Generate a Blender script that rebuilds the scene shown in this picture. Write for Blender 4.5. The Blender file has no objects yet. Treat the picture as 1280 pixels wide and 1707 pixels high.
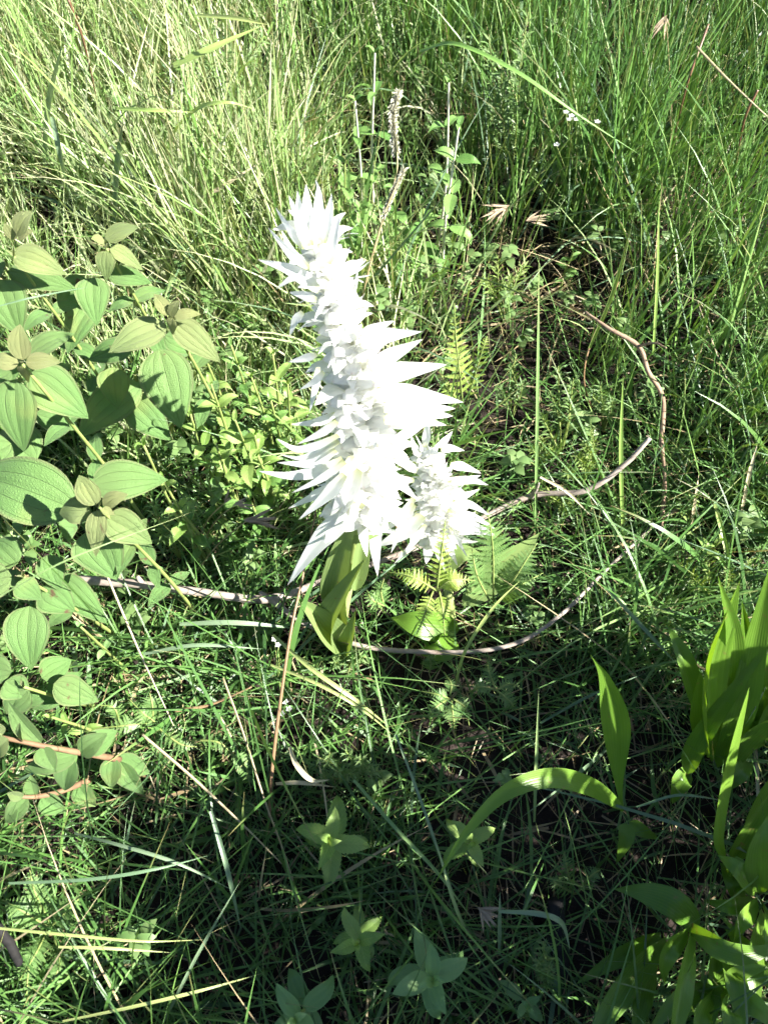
import bpy, math, random
import numpy as np
from mathutils import Vector, Matrix, Quaternion

R = math.radians
random.seed(7)
rng = np.random.default_rng(11)
scene = bpy.context.scene
COL = scene.collection

# ------------------------------------------------------------------ camera
H, PITCH, VFOV = 0.95, R(60), R(66)
FPX = 853.5 / math.tan(VFOV / 2)          # focal length in pixels of the 1280x1707 photograph
cam_d = bpy.data.cameras.new('camera')
cam = bpy.data.objects.new('camera', cam_d)
COL.objects.link(cam)
cam.location = (0, 0, H)
cam.rotation_euler = (math.pi / 2 - PITCH, 0, 0)
cam_d.sensor_fit = 'VERTICAL'
cam_d.sensor_height = 24
cam_d.lens = 12 / math.tan(VFOV / 2)
cam_d.clip_start = 0.01
cam_d.clip_end = 500
cam_d.dof.use_dof = True
cam_d.dof.focus_distance = 1.0
cam_d.dof.aperture_fstop = 10
scene.camera = cam

# ------------------------------------------------------------------ sky, sun, exposure
SUN_EL = R(40)
SUN_AZ = Vector((0.96, -0.28, 0)).normalized()
to_sun = Vector((SUN_AZ.x * math.cos(SUN_EL), SUN_AZ.y * math.cos(SUN_EL), math.sin(SUN_EL)))
world = bpy.data.worlds.new('World')
scene.world = world
world.use_nodes = True
wn = world.node_tree
sky = wn.nodes.new('ShaderNodeTexSky')
sky.sky_type = 'NISHITA'
sky.sun_disc = False
sky.air_density = 0.7
sky.dust_density = 0.4
sky.sun_elevation = SUN_EL
sky.sun_rotation = math.atan2(to_sun.x, to_sun.y)
wn.links.new(sky.outputs[0], wn.nodes['Background'].inputs[0])
wn.nodes['Background'].inputs[1].default_value = 0.05
sun_d = bpy.data.lights.new('sun', 'SUN')
sun_d.energy = 5.0
sun_d.angle = R(0.53)
sun_d.color = (1, 0.965, 0.90)
sun = bpy.data.objects.new('sun', sun_d)
COL.objects.link(sun)
sun.rotation_euler = (-to_sun).to_track_quat('-Z', 'Y').to_euler()
scene.view_settings.view_transform = 'Standard'
scene.view_settings.look = 'None'
scene.view_settings.gamma = 1
scene.view_settings.exposure = 2.0
scene.cycles.use_adaptive_sampling = True
scene.cycles.adaptive_threshold = 0.05
scene.cycles.adaptive_min_samples = 16
scene.cycles.max_bounces = 8
scene.cycles.diffuse_bounces = 6
scene.cycles.glossy_bounces = 2
scene.cycles.transmission_bounces = 6

# ------------------------------------------------------------------ helpers
CF = Vector((0, math.cos(PITCH), -math.sin(PITCH)))
CU = Vector((0, math.sin(PITCH), math.cos(PITCH)))
CC = Vector((0, 0, H))
def ray(px, py):
    return CF + Vector((1, 0, 0)) * ((px - 640) / FPX) + CU * ((853.5 - py) / FPX)
def at(px, py, z=0.0):                     # the point at height z seen at a pixel of the photograph
    d = ray(px, py)
    return CC + d * ((z - H) / d.z)
def mpp(p):                                # metres per photograph pixel at a point
    return max(0.2, (Vector(p) - CC).dot(CF)) / FPX

def tag(o, label, cat=None, group=None, kind=None):
    if label: o['label'] = label
    if cat: o['category'] = cat
    if group: o['group'] = group
    if kind: o['kind'] = kind
    return o
def link(name, me, parent=None):
    o = bpy.data.objects.new(name, me)
    COL.objects.link(o)
    if parent: o.parent = parent
    return o
def empty(name, loc, label, cat, group=None):
    o = bpy.data.objects.new(name, None)
    o.empty_display_size = 0.02
    COL.objects.link(o)
    o.location = loc
    return tag(o, label, cat, group)

class MB:
    """collects grids of quads with uv (across, along) and a tint value"""
    def __init__(s): s.v = []; s.f = []; s.uv = []; s.t = []; s.n = 0
    def grid(s, P, tint=0.5, closed=False, uvo=(0, 0)):     # P[i][j] rows along, columns across
        P = np.asarray(P, float)
        a, b = P.shape[:2]
        s.v.append(P.reshape(-1, 3))
        i, j = np.meshgrid(np.arange(a), np.arange(b), indexing='ij')
        s.uv.append(np.stack([j.ravel() / max(1, b - 1), i.ravel() / max(1, a - 1)], 1))
        s.t.append(np.broadcast_to(np.asarray(tint, float), (a * b,)).copy())
        jj = b if closed else b - 1
        for q in range(a - 1):
            for w in range(jj):
                w2 = (w + 1) % b
                s.f.append((s.n + q * b + w, s.n + q * b + w2, s.n + (q + 1) * b + w2, s.n + (q + 1) * b + w))
        s.n += a * b
    def poly(s, pts, uvs, faces, tint=0.5):
        s.v.append(np.asarray(pts, float)); s.uv.append(np.asarray(uvs, float))
        s.t.append(np.full(len(pts), float(tint)))
        for f in faces: s.f.append(tuple(k + s.n for k in f))
        s.n += len(pts)
    def mesh(s, name, mat, origin=(0, 0, 0), smooth=True):
        me = bpy.data.meshes.new(name)
        V = np.concatenate(s.v) - np.asarray(origin, float)
        me.from_pydata(V.tolist(), [], s.f)
        li = np.zeros(len(me.loops), int); me.loops.foreach_get('vertex_index', li)
        uv = np.concatenate(s.uv)[li]
        me.uv_layers.new(name='UVMap').data.foreach_set('uv', uv.ravel())
        me.attributes.new('tint', 'FLOAT', 'POINT').data.foreach_set('value', np.concatenate(s.t))
        if smooth: me.polygons.foreach_set('use_smooth', np.ones(len(me.polygons), bool))
        me.materials.append(mat)
        return me

def frames(C):                             # tangents of a polyline
    T = np.gradient(C, axis=0)
    return T / (np.linalg.norm(T, axis=1, keepdims=True) + 1e-9)
def spline(pts, n):                        # catmull-rom through points
    P = np.asarray(pts, float)
    if len(P) == 2:
        t = np.linspace(0, 1, n)[:, None]; return P[0] * (1 - t) + P[1] * t
    P = np.vstack([2 * P[0] - P[1], P, 2 * P[-1] - P[-2]])
    seg = len(P) - 3
    out = []
    for t in np.linspace(0, seg, n):
        k = min(int(t), seg - 1); u = t - k
        a, b, c, d = P[k:k + 4]
        out.append(0.5 * (2 * b + (c - a) * u + (2 * a - 5 * b + 4 * c - d) * u * u + (3 * b - a - 3 * c + d) * u ** 3))
    return np.array(out)
def tube(mb, pts, radii, n=7, segs=None, tint=0.5, rough=0.0):
    C = spline(pts, segs or max(4, len(pts) * 4))
    m = len(C)
    rr = np.interp(np.linspace(0, 1, m), np.linspace(0, 1, len(radii)), radii)
    T = frames(C)
    ref = np.array([0.31, 0.17, 0.93])
    rows = []
    for c, t, r in zip(C, T, rr):
        if abs(t @ ref) > 0.97: ref = np.array([0.9, 0.1, 0.2])
        a = np.cross(t, ref); a /= np.linalg.norm(a); b = np.cross(t, a)
        rows.append([c + (a * math.cos(2 * math.pi * k / n) + b * math.sin(2 * math.pi * k / n)) * r * (1 + rough * random.uniform(-1, 1)) for k in range(n)])
    rows = [[C[0]] * n] + rows + [[C[-1]] * n]
    mb.grid(rows, tint, closed=True)

PROF = {
    'ovate': lambda v: np.sin(np.pi * np.clip(v, 0, 1) ** 0.72) ** 0.85 * (1 - 0.12 * v),
    'lance': lambda v: np.sin(np.pi * np.clip(v, 0, 1) ** 0.62) ** 1.0,
    'strap': lambda v: np.clip(np.minimum(0.45 + 2.2 * v, 1) * np.clip((1 - v) * 2.2, 0, 1) ** 0.75, 0, 1),
    'belly': lambda v: 0.12 + 0.88 * np.exp(-((v - 0.5) / 0.24) ** 2) * np.clip((1 - v) * 5, 0, 1) - 0.12 * np.clip((v - .85) / .15, 0, 1),
    'petal': lambda v: np.clip((0.55 + 1.6 * v), 0, 1) * np.clip((1 - v) * 1.75, 0, 1) ** 0.8,
    'blade': lambda v: np.clip(0.7 + v, 0, 1) * np.clip((1 - v) * 2.4, 0, 1) ** 0.8,
}
def leaf_grid(mb, ctrl, width, prof='ovate', nu=9, nv=15, normal=None, fold=0.12, cup=0.0, quilt=0.0, serr=0, wav=0.0, tint=0.5, twist=0.0, ridge=0.4):
    C = spline(ctrl, nv); T = frames(C)
    if normal is None: normal = (0, -0.25, 1)
    N0 = np.asarray(normal, float)
    v = np.linspace(0, 1, nv); u = np.linspace(-1, 1, nu)
    w = PROF[prof](v) * width * 0.5
    w = np.maximum(w, width * 0.004)
    if serr:
        w = w * (1 + 0.16 * ((np.arange(nv) % 2) - 0.5) * (v > 0.08) * (v < 0.97))
    ph = random.uniform(0, 6)
    rows = []
    for k in range(nv):
        n = N0 - T[k] * (N0 @ T[k]); n /= np.linalg.norm(n) + 1e-9
        s = np.cross(T[k], n)
        a = twist * v[k]
        s, n = s * math.cos(a) + n * math.sin(a), n * math.cos(a) - s * math.sin(a)
        off = fold * np.abs(u) * w[k] * 2 - cup * (u ** 2) * w[k] * 2
        if quilt: off = off + quilt * width * np.abs(np.sin(np.pi * u / ridge)) * min(1, w[k] / width * 3)
        if wav: off = off + wav * width * np.sin(v[k] * 9 + ph + np.sign(u) * 0.7) * u ** 2
        rows.append([C[k] + s * (w[k] * uu) + n * o for uu, o in zip(u, off)])
    mb.grid(rows, tint)

# ------------------------------------------------------------------ materials
def nodes_mat(name):
    m = bpy.data.materials.new(name); m.use_nodes = True
    nt = m.node_tree; b = nt.nodes['Principled BSDF']
    return m, nt, b
def N(nt, t, **kw):
    n = nt.nodes.new(t)
    for k, v in kw.items():
        if isinstance(k, str) and hasattr(n, k): setattr(n, k, v)
    return n
def ramp(nt, fac, stops):
    r = nt.nodes.new('ShaderNodeValToRGB')
    e = r.color_ramp.elements
    while len(e) < len(stops): e.new(0.5)
    for q, (p, c) in zip(e, stops): q.position = p; q.color = (*c, 1)
    nt.links.new(fac, r.inputs[0]); return r.outputs[0]
def mixc(nt, fac, a, b, mode='MIX'):
    m = nt.nodes.new('ShaderNodeMix'); m.data_type = 'RGBA'; m.blend_type = mode
    for s, x in ((m.inputs[0], fac), (m.inputs[6], a), (m.inputs[7], b)):
        if isinstance(x, (int, float)): s.default_value = x
        elif isinstance(x, tuple): s.default_value = (*x, 1)
        else: nt.links.new(x, s)
    return m.outputs[2]
def math_n(nt, op, a, b=0.0, c=0.0):
    m = nt.nodes.new('ShaderNodeMath'); m.operation = op
    for s, x in zip(m.inputs, (a, b, c)):
        if isinstance(x, (int, float)): s.default_value = x
        else: nt.links.new(x, s)
    return m.outputs[0]
def noise(nt, scale, detail=3, rough=0.55, dist=0):
    n = nt.nodes.new('ShaderNodeTexNoise')
    tc = nt.nodes.new('ShaderNodeTexCoord')
    nt.links.new(tc.outputs['Object'], n.inputs['Vector'])
    n.inputs['Scale'].default_value = scale; n.inputs['Detail'].default_value = detail
    n.inputs['Roughness'].default_value = rough; n.inputs['Distortion'].default_value = dist
    return n.outputs[0]
def tint_attr(nt):
    a = nt.nodes.new('ShaderNodeAttribute'); a.attribute_name = 'tint'; return a.outputs['Fac']
def uvxy(nt):
    u = nt.nodes.new('ShaderNodeUVMap'); s = nt.nodes.new('ShaderNodeSeparateXYZ')
    nt.links.new(u.outputs[0], s.inputs[0]); return s.outputs[0], s.outputs[1]
def finish_leaf(nt, b, col, trans=0.35, tcol=(1.25, 1.15, 0.45), rough=0.5, spec=0.35, bump=None, bstr=0.3, bdist=0.001):
    nt.links.new(col, b.inputs['Base Color'])
    b.inputs['Roughness'].default_value = rough
    b.inputs['Specular IOR Level'].default_value = spec
    t = nt.nodes.new('ShaderNodeBsdfTranslucent')
    nt.links.new(mixc(nt, 1.0, col, tcol, 'MULTIPLY'), t.inputs[0])
    m = nt.nodes.new('ShaderNodeMixShader'); m.inputs[0].default_value = trans
    nt.links.new(b.outputs[0], m.inputs[1]); nt.links.new(t.outputs[0], m.inputs[2])
    nt.links.new(m.outputs[0], nt.nodes['Material Output'].inputs[0])
    if bump is not None:
        bp = nt.nodes.new('ShaderNodeBump'); bp.inputs['Strength'].default_value = bstr; bp.inputs['Distance'].default_value = bdist
        nt.links.new(bump, bp.inputs['Height']); nt.links.new(bp.outputs[0], b.inputs['Normal'])

def grass_material(name, stops, tipcol=(0.42, 0.30, 0.14), tipamt=0.6, rough=0.36, spec=0.6, trans=0.20):
    m, nt, b = nodes_mat(name)
    x, y = uvxy(nt)
    t = tint_attr(nt)
    c = ramp(nt, t, stops)
    streak = noise(nt, 90, 2)
    c = mixc(nt, math_n(nt, 'MULTIPLY', streak, 0.35), c, mixc(nt, 0.5, c, (0.25, 0.32, 0.13)))
    ty = math_n(nt, 'MULTIPLY', math_n(nt, 'SUBTRACT', y, 0.72), 3.5)
    ty = nt_clamp(nt, ty)
    hi = math_n(nt, 'GREATER_THAN', math_n(nt, 'FRACT', math_n(nt, 'MULTIPLY', t, 37.3)), 0.6)
    c = mixc(nt, math_n(nt, 'MULTIPLY', math_n(nt, 'MULTIPLY', ty, hi), tipamt), c, tipcol)
    rib = math_n(nt, 'ABSOLUTE', math_n(nt, 'SINE', math_n(nt, 'MULTIPLY', x, 15)))
    finish_leaf(nt, b, c, trans, (1.2, 1.15, 0.5), rough, spec, rib, 0.35, 0.0006)
    return m
def nt_clamp(nt, s):
    c = nt.nodes.new('ShaderNodeClamp'); nt.links.new(s, c.inputs[0]); return c.outputs[0]

M = {}
M['grass'] = grass_material('grass_green', [(0, (0.028, 0.090, 0.020)), (0.3, (0.072, 0.185, 0.036)), (0.6, (0.145, 0.285, 0.062)), (0.85, (0.27, 0.39, 0.13)), (1, (0.44, 0.42, 0.25))])
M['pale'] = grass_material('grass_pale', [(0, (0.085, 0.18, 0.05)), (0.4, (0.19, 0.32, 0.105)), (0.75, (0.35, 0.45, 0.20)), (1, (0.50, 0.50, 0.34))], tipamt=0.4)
M['blue'] = grass_material('grass_bluegreen', [(0, (0.045, 0.105, 0.06)), (0.5, (0.10, 0.185, 0.10)), (1, (0.21, 0.30, 0.18))], tipamt=0.3, spec=0.55)
M['straw'] = grass_material('grass_straw', [(0, (0.22, 0.15, 0.08)), (0.5, (0.40, 0.31, 0.17)), (1, (0.58, 0.50, 0.34))], tipamt=0.1, trans=0.12)
M['red'] = grass_material('grass_reddish', [(0, (0.15, 0.06, 0.04)), (0.5, (0.23, 0.115, 0.065)), (1, (0.32, 0.20, 0.11))], tipcol=(0.2, 0.06, 0.03), trans=0.12)
M['yellow'] = grass_material('grass_yellowgreen', [(0, (0.17, 0.30, 0.06)), (0.5, (0.27, 0.39, 0.10)), (1, (0.40, 0.44, 0.17))], tipamt=0.3)

def melastome_mat(name, base, dark, edge, young):
    m, nt, b = nodes_mat(name)
    x, y = uvxy(nt)
    xs = math_n(nt, 'SUBTRACT', math_n(nt, 'MULTIPLY', x, 2), 1)
    # five lengthwise veins: real pigment lines along the leaf
    v = math_n(nt, 'ABSOLUTE', math_n(nt, 'SINE', math_n(nt, 'MULTIPLY', xs, math.pi / 0.42)))
    vein = nt_clamp(nt, math_n(nt, 'MULTIPLY_ADD', v, -5.5, 1.0))
    vor = nt.nodes.new('ShaderNodeTexVoronoi'); vor.feature = 'DISTANCE_TO_EDGE'
    mp = nt.nodes.new('ShaderNodeMapping'); uvn = nt.nodes.new('ShaderNodeUVMap')
    mp.inputs['Scale'].default_value = (26, 40, 1)
    nt.links.new(uvn.outputs[0], mp.inputs[0]); nt.links.new(mp.outputs[0], vor.inputs['Vector']); vor.inputs['Scale'].default_value = 1
    cell = nt_clamp(nt, math_n(nt, 'MULTIPLY', vor.outputs['Distance'], 3.0))
    n1 = noise(nt, 35, 4)
    c = mixc(nt, n1, base, dark)
    c = mixc(nt, math_n(nt, 'MULTIPLY_ADD', cell, -0.45, 0.45), c, dark)
    c = mixc(nt, math_n(nt, 'MULTIPLY', vein, 0.75), c, (base[0] * 0.62, base[1] * 0.62, base[2] * 0.6))
    e = nt_clamp(nt, math_n(nt, 'MULTIPLY', math_n(nt, 'SUBTRACT', math_n(nt, 'ABSOLUTE', xs), 0.86), 6))
    c = mixc(nt, math_n(nt, 'MULTIPLY', e, 0.6), c, edge)
    c = mixc(nt, tint_attr(nt), c, mixc(nt, n1, young, (young[0] * 1.15, young[1] * 0.9, young[2] * 1.15)))
    sp = noise(nt, 75, 2, 0.5, 0.6)
    c = mixc(nt, nt_clamp(nt, math_n(nt, 'MULTIPLY_ADD', sp, 14.0, -9.8)), c, (0.13, 0.085, 0.045))
    pt = noise(nt, 14, 2)
    c = mixc(nt, nt_clamp(nt, math_n(nt, 'MULTIPLY_ADD', pt, 5.0, -2.9)), c, mixc(nt, 0.5, c, (0.36, 0.38, 0.12)))
    h = math_n(nt, 'ADD', math_n(nt, 'MULTIPLY', cell, 0.5), math_n(nt, 'MULTIPLY', vein, -0.8))
    finish_leaf(nt, b, c, 0.24, (1.2, 1.2, 0.4), 0.62, 0.25, h, 0.7, 0.0012)
    b.inputs['Sheen Weight'].default_value = 0.10
    b.inputs['Sheen Roughness'].default_value = 0.4
    return m
M['melastome'] = melastome_mat('velvety_leaf', (0.172, 0.300, 0.100), (0.110, 0.218, 0.060), (0.22, 0.18, 0.11), (0.25, 0.30, 0.115))

def soft_leaf(name, lo, hi, rough=0.45, trans=0.35, veins=0, spec=0.4, tcol=(1.25, 1.2, 0.4), along=False):
    m, nt, b = nodes_mat(name)
    x, y = uvxy(nt)
    n1 = noise(nt, 28, 4)
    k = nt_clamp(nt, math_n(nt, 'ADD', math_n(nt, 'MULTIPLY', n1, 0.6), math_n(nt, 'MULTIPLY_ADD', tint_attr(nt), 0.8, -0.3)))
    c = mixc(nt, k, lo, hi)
    xs = math_n(nt, 'ABSOLUTE', math_n(nt, 'MULTIPLY_ADD', x, 2, -1))
    bump = None
    if along:                                    # parallel veins
        s = math_n(nt, 'ABSOLUTE', math_n(nt, 'SINE', math_n(nt, 'MULTIPLY', x, veins * math.pi)))
        c = mixc(nt, math_n(nt, 'MULTIPLY_ADD', s, -0.14, 0.14), c, (hi[0] * 1.3, hi[1] * 1.2, hi[2]))
        bump = s
    elif veins:                                  # pinnate side veins
        s = math_n(nt, 'ABSOLUTE', math_n(nt, 'SINE', math_n(nt, 'MULTIPLY', math_n(nt, 'MULTIPLY_ADD', xs, -0.22, y), veins * math.pi)))
        line = nt_clamp(nt, math_n(nt, 'MULTIPLY_ADD', s, -5, 1))
        mid = nt_clamp(nt, math_n(nt, 'MULTIPLY_ADD', xs, -14, 1))
        l2 = math_n(nt, 'MAXIMUM', line, mid)
        c = mixc(nt, math_n(nt, 'MULTIPLY', l2, 0.45), c, (hi[0] * 1.35, hi[1] * 1.2, hi[2] * 1.3))
        bump = math_n(nt, 'MULTIPLY', l2, -1)
    sp = noise(nt, 90, 2, 0.5, 0.5)
    c = mixc(nt, nt_clamp(nt, math_n(nt, 'MULTIPLY_ADD', sp, 12.0, -8.3)), c, (0.20, 0.15, 0.06))
    finish_leaf(nt, b, c, trans * 0.8, tcol, rough, spec, bump, 0.22 if along else 0.5, 0.0006)
    return m
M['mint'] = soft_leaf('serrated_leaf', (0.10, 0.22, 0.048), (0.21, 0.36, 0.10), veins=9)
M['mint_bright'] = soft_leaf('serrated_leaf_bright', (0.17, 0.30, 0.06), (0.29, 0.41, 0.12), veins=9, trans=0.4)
M['fern'] = soft_leaf('fern_leaf', (0.10, 0.20, 0.055), (0.21, 0.33, 0.11), trans=0.35)
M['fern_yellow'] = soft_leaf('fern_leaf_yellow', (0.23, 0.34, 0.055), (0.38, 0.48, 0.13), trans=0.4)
M['lily'] = soft_leaf('strap_leaf', (0.085, 0.19, 0.024), (0.18, 0.32, 0.042), veins=9, along=True, rough=0.36, trans=0.42, spec=0.45, tcol=(1.3, 1.25, 0.25))
M['orchid_leaf'] = soft_leaf('orchid_leaf', (0.15, 0.24, 0.07), (0.26, 0.34, 0.13), veins=11, along=True, rough=0.4, trans=0.3)
M['herb'] = soft_leaf('herb_leaf', (0.11, 0.20, 0.06), (0.22, 0.32, 0.12), veins=0, trans=0.35)
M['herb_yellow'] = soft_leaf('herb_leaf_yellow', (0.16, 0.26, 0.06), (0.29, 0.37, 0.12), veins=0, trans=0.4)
M['oval'] = soft_leaf('oval_leaf', (0.14, 0.28, 0.09), (0.24, 0.38, 0.14), veins=3, along=True, trans=0.28, rough=0.55)

def plain(name, lo, hi, scale=60, rough=0.7, spec=0.25, stretch=None, bstr=0.4, bdist=0.001):
    m, nt, b = nodes_mat(name)
    n1 = noise(nt, scale, 5, 0.65)
    n2 = noise(nt, scale * 6, 3, 0.6)
    c = mixc(nt, nt_clamp(nt, math_n(nt, 'MULTIPLY_ADD', n1, 2.4, -0.7)), lo, hi)
    c = mixc(nt, math_n(nt, 'MULTIPLY', n2, 0.3), c, lo)
    nt.links.new(c, b.inputs['Base Color'])
    b.inputs['Roughness'].default_value = rough; b.inputs['Specular IOR Level'].default_value = spec
    bp = nt.nodes.new('ShaderNodeBump'); bp.inputs['Strength'].default_value = bstr; bp.inputs['Distance'].default_value = bdist
    nt.links.new(n2, bp.inputs['Height']); nt.links.new(bp.outputs[0], b.inputs['Normal'])
    return m
M['soil'] = plain('soil', (0.010, 0.008, 0.007), (0.050, 0.038, 0.032), 14, 0.95, 0.1, bstr=1.0, bdist=0.01)
M['bark'] = plain('dead_wood', (0.20, 0.155, 0.125), (0.46, 0.40, 0.345), 38, 0.85)
M['bark_red'] = plain('reddish_twig', (0.19, 0.115, 0.075), (0.40, 0.29, 0.20), 45, 0.8)
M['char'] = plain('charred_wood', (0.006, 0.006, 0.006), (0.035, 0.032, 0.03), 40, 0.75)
M['stem_red'] = plain('red_stem', (0.155, 0.085, 0.05), (0.25, 0.17, 0.09), 60, 0.6)
M['stem_green'] = plain('green_stem', (0.17, 0.24, 0.06), (0.29, 0.33, 0.11), 50, 0.55)
M['stem_dry'] = plain('fuzzy_stem', (0.45, 0.44, 0.33), (0.68, 0.66, 0.54), 70, 0.8)
M['seed'] = plain('dry_seed', (0.27, 0.20, 0.13), (0.45, 0.36, 0.25), 80, 0.8)
M['green_core'] = plain('spike_stem', (0.26, 0.34, 0.10), (0.40, 0.46, 0.19), 50, 0.5)

def petal_mat():
    m, nt, b = nodes_mat('white_petal')
    x, y = uvxy(nt)
    c = ramp(nt, y, [(0, (0.72, 0.74, 0.40)), (0.12, (0.83, 0.84, 0.68)), (0.28, (0.92, 0.92, 0.89)), (0.93, (0.93, 0.93, 0.92)), (1, (0.80, 0.70, 0.66))])
    s = math_n(nt, 'ABSOLUTE', math_n(nt, 'SINE', math_n(nt, 'MULTIPLY', x, 7 * math.pi)))
    finish_leaf(nt, b, c, 0.52, (1, 1, 0.98), 0.45, 0.3, s, 0.25, 0.0005)
    return m
M['petal'] = petal_mat()

# ------------------------------------------------------------------ ground
def gz(x, y):                              # gentle unevenness of the soil
    return 0.012 * math.sin(x * 5.1 + 1) * math.cos(y * 4.3) + 0.008 * math.sin(x * 13 + y * 9)
mb = MB()
def axis(c, fine, step, far):
    a = list(np.arange(-fine, fine + 1e-6, step) + c)
    lo = [c - fine - far * (k / 8) ** 2.2 for k in range(8, 0, -1)]
    hi = [c + fine + far * (k / 8) ** 2.2 for k in range(1, 9)]
    return lo + a + hi
gx, gy = axis(0, 2.2, 0.03, 120), axis(1.4, 2.4, 0.03, 120)
X, Y = np.meshgrid(gx, gy)
Z = 0.012 * np.sin(X * 5.1 + 1) * np.cos(Y * 4.3) + 0.008 * np.sin(X * 13 + Y * 9)
near = (np.abs(X) < 2.3) & (np.abs(Y - 1.4) < 2.5)
Z = np.where(near, Z + rng.normal(0, 0.005, Z.shape), 0) - 0.004
mb.grid(np.stack([X, Y, Z], 2))
tag(link('ground', mb.mesh('ground', M['soil'])), None, None, kind='structure')

# ------------------------------------------------------------------ grass (uncountable)
def blades(root, length, width, az, lean, bend, tint, segs=7, curl=0.0):
    """vectorised bent strips; returns verts, faces, uv, tint"""
    n = len(length)
    s = np.linspace(0, 1, segs + 1)
    th = lean[:, None] + bend[:, None] * s[None] ** 1.3
    azs = az[:, None] + curl * (rng.random((n, 1)) - 0.5) * s[None]
    st = (length / segs)[:, None]
    dx = np.sin(th) * np.cos(azs) * st; dy = np.sin(th) * np.sin(azs) * st; dz = np.cos(th) * st
    z0 = np.zeros((n, 1))
    Xc = np.concatenate([z0, np.cumsum(dx[:, :-1], 1)], 1) + root[:, :1]
    Yc = np.concatenate([z0, np.cumsum(dy[:, :-1], 1)], 1) + root[:, 1:2]
    Zc = np.concatenate([z0, np.cumsum(dz[:, :-1], 1)], 1) + root[:, 2:3]
    Zc = np.maximum(Zc, 0.006 + 0.02 * rng.random((n, 1)))
    C = np.stack([Xc, Yc, Zc], 2)
    # side vector: horizontal, with a random roll
    tw = rng.normal(0, 0.7, (n, 1)) + rng.normal(0, 0.5, (n, 1)) * s[None]
    side = np.stack([-np.sin(azs), np.cos(azs), np.zeros_like(azs)], 2)
    nor = np.stack([np.cos(azs) * np.cos(th), np.sin(azs) * np.cos(th), -np.sin(th)], 2)
    S = side * np.cos(tw)[..., None] + nor * np.sin(tw)[..., None]
    w = np.clip(0.75 + s * 0.8, 0, 1) * np.clip((1 - s) * 2.2, 0, 1) ** 0.8
    w = np.maximum(w, 0.03)[None, :] * width[:, None] * 0.5
    V = np.stack([C - S * w[..., None], C + S * w[..., None]], 2)      # n, s, 2, 3
    V = V.reshape(-1, 3)
    k = segs + 1
    base = (np.arange(n) * k * 2)[:, None] + (np.arange(segs) * 2)[None]
    F = np.stack([base, base + 1, base + 3, base + 2], 2).reshape(-1, 4)
    uv = np.stack([np.tile(np.array([0., 1.]), n * k), np.tile(np.repeat(s, 2), n)], 1)
    return V, F, uv, np.repeat(tint, k * 2)
def fast_mesh(name, parts, mats):
    me = bpy.data.meshes.new(name)
    off = 0; Vs, Fs, Us, Ts, Ms = [], [], [], [], []
    for (V, F, U, T), mi in parts:
        Vs.append(V); Fs.append(F + off); Us.append(U); Ts.append(T); Ms.append(np.full(len(F), mi)); off += len(V)
    V = np.concatenate(Vs); F = np.concatenate(Fs); U = np.concatenate(Us); T = np.concatenate(Ts); MI = np.concatenate(Ms)
    me.vertices.add(len(V)); me.vertices.foreach_set('co', V.ravel())
    me.loops.add(F.size); me.loops.foreach_set('vertex_index', F.ravel().astype(np.int32))
    me.polygons.add(len(F)); me.polygons.foreach_set('loop_start', np.arange(0, F.size, 4, dtype=np.int32))
    me.polygons.foreach_set('material_index', MI.astype(np.int32))
    me.polygons.foreach_set('use_smooth', np.ones(len(F), bool))
    me.update(calc_edges=True)
    me.uv_layers.new(name='UVMap').data.foreach_set('uv', U[F.ravel()].ravel())
    me.attributes.new('tint', 'FLOAT', 'POINT').data.foreach_set('value', T)
    for m in mats: me.materials.append(m)
    me.validate()
    return me

def view_half(y):                          # half width of what the camera sees at ground distance y
    return 0.50 * math.hypot(H * 1.0, max(y, 0.0)) + 0.10
def gp(px, py): p = at(px, py, 0.0); return (p.x, p.y)
# thin patches: (ground x, y, radius, factor)
BARE = [(*gp(860, 690), 0.14, 0.30), (*gp(1150, 900), 0.13, 0.45), (*gp(1060, 640), 0.12, 0.4), (*gp(960, 1380), 0.14, 0.12),
        (*gp(250, 1340), 0.10, 0.25), (*gp(640, 1400), 0.13, 0.4), (*gp(250, 340), 0.16, 0.5), (*gp(1180, 1000), 0.12, 0.5), (*gp(740, 1080), 0.10, 0.4), (*gp(930, 1600), .08, .3)]
# grass stays short where other plants crowd it out: (ground x, y, radius, longest blade)
CROWD = [(*gp(a, b), r, c) for a, b, r, c in (
    (60, 620, .13, .16), (150, 640, .14, .16), (270, 740, .12, .16), (60, 780, .13, .16), (150, 980, .10, .14), (60, 1080, .11, .13), (60, 900, .11, .14), (10, 500, .15, .18), (190, 540, .12, .18), (300, 620, .10, .16),
    (60, 1240, .10, .10), (130, 1330, .10, .10), (380, 740, .11, .13), (450, 800, .09, .12), (420, 680, .11, .13), (330, 860, .10, .11), (480, 720, .10, .13), (260, 930, .10, .10), (400, 980, .09, .08), (300, 1020, .08, .08),
    (570, 1060, .09, .05), (560, 960, .08, .07), (750, 1010, .10, .06), (850, 980, .10, .07), (680, 1100, .08, .06), (820, 1110, .08, .06), (920, 1050, .07, .07),
    (780, 720, .09, .08), (860, 700, .14, .10), (900, 880, .08, .06), (980, 850, .08, .08), (1050, 800, .07, .10), (740, 1190, .08, .06), (840, 1180, .08, .06), (570, 1300, .08, .07), (240, 1220, .08, .07), (350, 1290, .08, .08),
    (560, 1440, .08, .07), (600, 1600, .08, .07), (800, 1440, .07, .08), (740, 1650, .08, .07), (500, 1690, .07, .07), (1050, 1380, .08, .08), (940, 1420, .10, .10), (1200, 1400, .09, .12), (1160, 1600, .10, .08), (1200, 1260, .09, .12), (930, 1600, .07, .08), (80, 1580, .09, .09),
    (640, 420, .13, .15), (700, 320, .12, .16), (610, 300, .12, .16))]
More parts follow.
